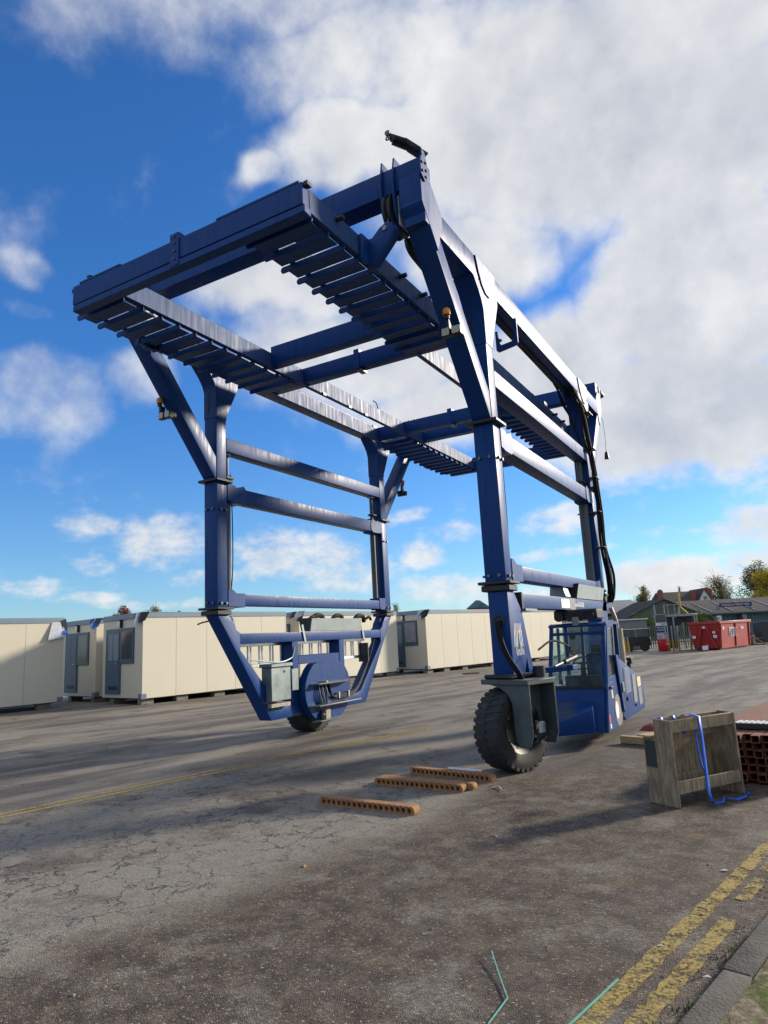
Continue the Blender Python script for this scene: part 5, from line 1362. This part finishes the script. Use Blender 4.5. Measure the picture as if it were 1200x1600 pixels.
# palisade fence
GREENF = plain('green_fence_steel', (0.10, 0.15, 0.13), 0.5, 0.3, 0.2, 4)
fe = bthing('palisade_fence', 'grey green palisade fence running behind the skip', 'fence', 22.0, 51.0)
pale0 = None
for k in range(96):
    xx = -3.6 + .16 * k
    if pale0 is None:
        pale0 = MB().prism([(-.035, .05), (.035, .05), (.035, 1.55), (.018, 1.62), (.0, 1.68), (-.018, 1.62), (-.035, 1.55)], 'y', -.012, .0).build('pale', GREENF, fe, **LO); o_ = pale0
    else:
        o_ = pale0.copy(); COL.objects.link(o_); o_.parent = fe
    o_.location = (xx, random.uniform(-.01, .01), random.uniform(-.02, .02))
for z in (.35, 1.35):
    MB().box(-3.7, 11.8, .002, .04, z - .025, z + .025).build('rail', GREENF, fe, **LO)
for k in range(7):
    MB().box(-3.65 + 2.55 * k, -3.57 + 2.55 * k, .042, .12, 0, 1.65).build('post', GREENF, fe, **LO)
rbm = bthing('timber_heap', 'heap of old boards on the ground right of the skip', 'timber', 24.0, 47.0)
for k in range(10):
    MB().beam((random.uniform(-1.0, .2), random.uniform(-.5, .5), .06 + .06 * k), (random.uniform(.3, 1.6), random.uniform(-.5, .5), .08 + .05 * k), .18, .045).build('board', OLDWOOD if k % 3 else NEWWOOD, rbm, **LO)
MB().beam((.2, -.7, .62), (.9, -.9, .03), .38, .05).build('leaning_board', NEWWOOD, rbm, **LO)
dbn = bthing('dark_bin', 'dark grey wheeled bin at the right edge behind the skip', 'bin', 25.9, 47.5)
MB().box(-.6, .9, -.3, .6, .1, 1.5).build('bin_body', plain('dark_grey_bin', (.03, .035, .045), .5), dbn, bev=.04, **LO)
rdb = bthing('red_machine', 'small red machine standing between the boards and the dark bin', 'machine', 24.7, 48.0)
MB().box(-.28, .3, -.2, .3, .15, .85).box(-.2, .0, -.1, .1, .85, 1.05).build('housing', plain('dull_red', (.20, .03, .025), .6), rdb, bev=.03, **LO)
MB().box(-.3, .32, -.22, .32, .0, .14).build('skid', BLACK, rdb, **LO)
MB().cyl((.18, -.1, .85), (.18, -.1, 1.15), .03, 8).build('pipe', GREYST, rdb, **LO)

# long grey roofed building with banner
ROOF = plain('grey_sheet_roof', (0.070, 0.064, 0.062), 0.85, 0.0, 0.18, 0.6, spec=0.12)
ROOFL = plain('pale_sheet_roof', (0.20, 0.21, 0.215), 0.85, 0.0, 0.15, 0.5, spec=0.15)
TEAL = plain('teal_cladding', (0.10, 0.21, 0.21), 0.55, 0.0, 0.15, 0.8)
bl = bthing('long_workshop', 'long low workshop with a grey sheet roof and teal walls behind the fence', 'building', 40.0, 80.0, turn=R(2))
MB().box(-8.5, 16, .6, 12, 0, 2.6).build('wall', TEAL, bl, **LO)
c0 = None
for k in range(60):
    xx = -8.45 + .405 * k
    if c0 is None:
        c0 = MB().box(0, .20, .54, .598, .1, 2.5).build('wall_rib', TEAL, bl, **LO); o_ = c0
    else:
        o_ = c0.copy(); COL.objects.link(o_); o_.parent = bl
        o_.location = (.405 * k, 0, 0)
    if k == 0: c0.location = (0, 0, 0)
for o_ in [x for x in bpy.data.objects if x.parent == bl and x.name.startswith('wall_rib')]:
    o_.location.x += -8.45
rfm = MB().prism([(-.3, 2.52), (-.3, 2.62), (6.3, 4.45), (12.6, 2.62), (12.6, 2.52), (6.3, 4.33)], 'x', -9.2, 16.5).build('roof', ROOF, bl, **LO)
for k in range(8):
    xx = -7.5 + 2.6 * k
    MB().beam((xx, .3, 2.83), (xx, 5.0, 4.12), .10, .05).build('roof_strip', TRAYGREY, rfm, **LO)
MB().box(-9.2, 16.5, -.42, -.305, 2.44, 2.60).build('gutter', DARKM, bl, **LO)
for k, xx in enumerate((-2.2, .8, 4.9)):
    MB().box(xx, xx + .5, -.6, .5, 1.7 if k else 1.5, 2.35).build('vent_unit', WHITEP if k != 1 else CORNERM, bl, bev=.03, **LO)
# banner on the roof edge
bn = bthing('banner', 'navy banner with white capitals hung along the workshop roof', 'sign', 39.95, 79.0, turn=R(1))
MB().box(-1.9, 1.9, -.02, .0, 3.30, 3.75).build('banner_sheet', NAVY, bn, **LO)
for xx in (-1.85, 1.8):
    MB().box(xx, xx + .05, .001, .9, 3.0, 3.5).build('bracket', GREYST, bn, **LO)
cu = bpy.data.curves.new('banner_text', 'FONT'); cu.body = 'WORKING AT HEIGHT WEEK'; cu.size = .30; cu.align_x = 'CENTER'; cu.extrude = .004
to = bpy.data.objects.new('tmp_text', cu); COL.objects.link(to)
bpy.context.view_layer.update()
tme = bpy.data.meshes.new_from_object(to.evaluated_get(bpy.context.evaluated_depsgraph_get()))
bpy.data.objects.remove(to)
tme.materials.clear(); tme.materials.append(WHITEP)
tx = bpy.data.objects.new('banner_lettering', tme); COL.objects.link(tx); tx.parent = bn
w_ = max(v.co.x for v in tme.vertices) - min(v.co.x for v in tme.vertices)
tx.scale = (3.3 / w_, 1, 1)
tx.rotation_euler = (R(90), 0, 0); tx.location = (0, -.026, 3.42)

# gabled sheds left of it
g2 = bthing('gabled_shed', 'dark gabled shed with a green clad end behind the platform', 'building', 30.5, 76.0)
gb = MB().prism([(-4.6, 0), (-4.6, 2.4), (0, 4.35), (3.2, 2.9), (3.2, 0)], 'y', 0, 9).build('gable_wall', plain('green_grey_clad', (.11, .14, .10), .7, 0, .3, 1.2), g2, **LO)
MB().prism([(-4.95, 2.22), (-4.95, 2.36), (0, 4.50), (3.5, 2.92), (3.5, 2.78), (0, 4.36)], 'y', -.25, 9.2).build('roof', ROOF, g2, **LO)
g3 = bthing('pale_roofed_shed', 'long shed with a pale sheet roof behind the engine housing', 'building', 21.5, 84.0)
MB().box(-6, 10.5, 1.2, 12, 0, 3.4).build('wall', TRAYGREY, g3, **LO)
MB().prism([(.2, 3.3), (.2, 3.42), (8, 5.2), (13, 3.9), (13, 3.8), (8, 5.05)], 'x', -7, 11).build('roof', ROOFL, g3, **LO)
MB().prism([(-2.5, 2.2), (-2.5, 2.3), (1.15, 3.25), (1.15, 3.1)], 'x', -7, 9.5).build('lean_to_roof', ROOF, g3, **LO)
MB().box(-6.5, 9, -2.2, 1.19, 0, 2.19).build('lean_to', GREYW, g3, **LO)

# house with red brick chimneys
BRICK = plain('red_brick', (0.30, 0.095, 0.06), 0.85, 0.0, 0.25, 3, 0.2)
TILE = plain('dark_roof_tile', (0.065, 0.052, 0.048), 0.8, 0.0, 0.25, 2)
RENDER = plain('white_render', (0.62, 0.62, 0.58), 0.8, 0.0, 0.08, 1)
ho = bthing('brick_house', 'house with a dark tiled roof, white gable and red brick chimneys', 'house', 60.5, 140.0)
MB().box(-3.4, 4.6, 0, 9, 0, 6.2).build('wall', BRICK, ho, **LO)
rfh = MB().prism([(-.3, 6.0), (4.5, 8.35), (9.3, 6.0)], 'x', -3.9, 4.2).build('roof', TILE, ho, **LO)
gw_ = MB().prism([(2.65, 0), (2.65, 6.3), (4.0, 8.55), (5.35, 6.3), (5.35, 0)], 'y', -.6, 6).build('gable', RENDER, ho, **LO)
MB().prism([(2.4, 6.0), (4.0, 8.62), (5.6, 6.0), (5.4, 5.95), (4.0, 8.4), (2.6, 5.95)], 'y', -.8, 6.2).build('gable_roof', TILE, ho, **LO)
wn_ = MB().box(3.65, 4.45, -.66, -.605, 6.2, 7.0).build('window', WHITEP, gw_, **LO)
MB().box(3.71, 4.02, -.67, -.661, 6.26, 6.94).box(4.08, 4.39, -.67, -.661, 6.26, 6.94).build('pane', PANE, wn_, **LO)
for (xa, xb, zt_) in ((-4.9, -4.1, 8.55), (1.75, 2.6, 8.05), (4.75, 5.5, 8.5), (5.6, 6.0, 8.3)):
    ch = MB().box(xa, xb, .2, 1.0, 0, zt_).build('chimney', BRICK, ho, **LO)
    MB().box(xa - .06, xb + .06, .14, 1.06, zt_ - .35, zt_ - .15).box(xa + .1, xb - .1, .3, .9, zt_, zt_ + .25).build('chimney_cap', BRICK, ch, **LO)
# blue-slated roof peeping over the cabins
bh_ = bthing('far_house', 'blue slate roof showing above the cabins left of the front leg', 'house', 22.0, 166.0)
SLB = plain('blue_slate', (0.07, 0.13, 0.17), 0.6, 0.0, 0.25, 1)
MB().box(-2.3, 2.3, .3, 6, 0, 8.2).build('wall', BRICK, bh_, **LO)
rr_ = MB(); rr_.add([(-2.6, 0, 8.1), (2.7, 0, 8.0), (2.7, 6.5, 8.0), (-2.6, 6.5, 8.1), (-.4, 2.2, 10.0), (.5, 2.2, 9.9), (.5, 4, 9.9), (-.4, 4, 10.0)], [(0, 1, 5, 4), (1, 2, 6, 5), (2, 3, 7, 6), (3, 0, 4, 7), (4, 5, 6, 7)])
rr_.build('roof', SLB, bh_, **LO)
MB().box(.1, .9, -.1, .5, 8.0, 9.0).build('dormer', SLB, bh_, **LO)

# trees
def leafmat(name, col, v2):
    m_, N = material(name)
    ob = N.n('ShaderNodeTexCoord').outputs['Object']
    n_ = N.noise(ob, .55, 4, .6); n2 = N.noise(ob, 6, 3, .6)
    c_ = N.mix(N.ramp(n_, .38, .62), col, v2)
    f_ = N.vmath('SCALE', c_); N.put(f_.inputs['Scale'], N.ramp(n2, .25, .75, .65, 1.35, smooth=False))
    d = N.n('ShaderNodeBsdfDiffuse', Color=f_.outputs[0]); t = N.n('ShaderNodeBsdfTranslucent', Color=f_.outputs[0])
    ms = N.n('ShaderNodeMixShader', i0=.35, i1=d, i2=t)
    N.n('ShaderNodeOutputMaterial', Surface=ms)
    return m_
BARK = plain('bark', (0.075, 0.062, 0.05), 0.9, 0.0, 0.3, 3, 0.2)
L_GOLD = leafmat('golden_leaves', (0.26, 0.23, 0.05), (0.58, 0.42, 0.05))
L_OLIVE = leafmat('olive_leaves', (0.15, 0.15, 0.06), (0.27, 0.22, 0.09))
L_RED = leafmat('russet_leaves', (0.17, 0.06, 0.035), (0.24, 0.10, 0.05))
L_DARK = leafmat('dark_conifer', (0.02, 0.045, 0.015), (0.035, 0.06, 0.02))
L_GREEN = leafmat('hedge_leaves', (0.06, 0.095, 0.02), (0.11, 0.14, 0.03))
def tree(name, label, r, d, h, rad, leaf, nleaf, seed, base=.35, ls=.35, squash=1.0, bare=False, lobes=9, group='trees on the skyline'):
    rnd = random.Random(seed)
    t = bthing(name, label, 'tree', r, d, group)
    tb = MB()
    tb.tube([(0, 0, 0), (rnd.uniform(-.1, .1), 0, h * base), (rnd.uniform(-.2, .2), .1, h * .8)], max(.12, h * .018), 7, 3)
    cl = []
    for k in range(lobes):
        a = rnd.uniform(0, 6.28); q = rnd.uniform(.15, .78) * rad; zz = h * rnd.uniform(base + .12, .9)
        k_ = 1 - max(0, (zz / h - .6)) * 1.1
        c_ = Vector((q * math.cos(a) * k_, q * math.sin(a) * k_, zz)); cl.append((c_, rad * rnd.uniform(.3, .52)))
        z0 = h * rnd.uniform(base * .7, base + .25)
        tb.tube([(0, 0, z0), tuple(Vector((0, 0, z0)).lerp(c_, .5) + Vector((0, 0, .2))), tuple(c_)], max(.04, h * .006), 5, 3)
        for j in range(5 if not bare else 14):
            e_ = c_ + Vector((rnd.gauss(0, 1), rnd.gauss(0, 1), rnd.gauss(.2, .8))) * rad * .33
            tb.tube([tuple(c_.lerp(Vector((0, 0, z0)), .25)), tuple(c_.lerp(e_, .5)), tuple(e_)], .02 if not bare else .028, 3, 2)
    tb.build('trunk', BARK, t, **LO)
    lv = MB()
    per = nleaf // lobes
    for (c_, rr) in cl:
        for k in range(per):
            v = Vector((rnd.gauss(0, 1), rnd.gauss(0, 1), rnd.gauss(0, 1))).normalized() * rr * rnd.uniform(.35, 1.12)
            v.z *= squash
            p = c_ + v; s_ = ls * rnd.uniform(.5, 1.3)
            a = Vector((rnd.gauss(0, 1), rnd.gauss(0, 1), rnd.gauss(0, 1))).normalized(); b = a.orthogonal().normalized()
            lv.add([p - a * s_ * .5, p + b * s_ * .32, p + a * s_ * .5, p - b * s_ * .32], [(0, 1, 2, 3)])
    lv.build('crown', leaf, t, recalc=False, **LO)
    return t
tree('birch_tree', 'golden autumn tree at the right edge of the skyline', 88.5, 158, 13.6, 5.4, L_GOLD, 12000, 11, .22, .42, lobes=18)
tree('tall_tree', 'tall olive tree behind the golden one at the right edge', 93.5, 172, 17.0, 4.8, L_OLIVE, 7000, 12, .3, .42, lobes=13)
tree('open_tree', 'open half-bare tree left of the golden one', 81.0, 166, 13.6, 5.2, L_OLIVE, 4600, 13, .25, .36, bare=True, lobes=18)
tree('fir_tree', 'small dark conifer beside the house chimneys', 73.3, 150, 7.6, 1.5, L_DARK, 1500, 14, .1, .35, lobes=8)
tree('ash_tree', 'thin-leaved brown tree above the pale shed roof', 59.8, 160, 11.2, 2.9, L_OLIVE, 2200, 15, .3, .36, bare=True, lobes=12)
tree('poplar_tree', 'bare poplar standing behind the house roof', 70.4, 165, 11.6, 1.1, L_OLIVE, 60, 16, .45, .2, bare=True, lobes=12)
tree('young_fir', 'tiny dark conifer tip over the sheds', 53.6, 160, 9.6, 1.0, L_DARK, 700, 17, .2, .35, lobes=6)
tree('small_tree', 'leafy olive tree seen under the rail behind the side tray', 40.6, 158, 11.6, 1.9, L_OLIVE, 1500, 18, .35, .34, lobes=8)
tree('maple_tree', 'russet tree top above the second cabin', -61.8, 158, 12.9, 2.9, L_RED, 3000, 19, .3, .36, lobes=11)
tree('alder_tree', 'green open tree top above the third cabin', -54.3, 158, 12.6, 2.6, L_OLIVE, 1100, 20, .35, .34, bare=True, lobes=10)
tree('slim_poplar', 'faint slim bare tree right of the open tree above the third cabin', -48.9, 158, 13.2, .6, L_OLIVE, 80, 21, .5, .2, bare=True, lobes=8)
tree('birch_sapling', 'thin twiggy tree beside the rear left column', 1.5, 158, 10.6, 1.6, L_OLIVE, 200, 22, .4, .25, bare=True, lobes=9)
hd = bthing('ivy_bush', 'green bush growing in front of the gabled shed', 'bush', 26.0, 70.0)
hv = MB(); rnd = random.Random(5)
for k in range(2200):
    p = Vector((rnd.gauss(0, .9), rnd.gauss(0, .5), abs(rnd.gauss(0, 1.0)) + .5)); s_ = .22 * rnd.uniform(.6, 1.3)
    a = Vector((rnd.gauss(0, 1), rnd.gauss(0, 1), rnd.gauss(0, 1))).normalized(); b = a.orthogonal().normalized()
    hv.add([p - a * s_ * .5, p + b * s_ * .35, p + a * s_ * .5, p - b * s_ * .35], [(0, 1, 2, 3)])
hv.build('foliage', L_GREEN, hd, recalc=False, **LO)
MB().tube([(0, 0, 0), (.1, 0, .8), (.3, .1, 1.6)], .06, 6).tube([(0, 0, .2), (-.3, 0, 1.0), (-.6, .1, 1.5)], .05, 6).build('stem', BARK, hd, **LO)
b2 = copy_tree(hd); b2.location = bp_(30.3, 68.0); b2['label'] = 'green bush seen under the steel platform'
tag(hd, group='bushes behind the platform'); tag(b2, group='bushes behind the platform')
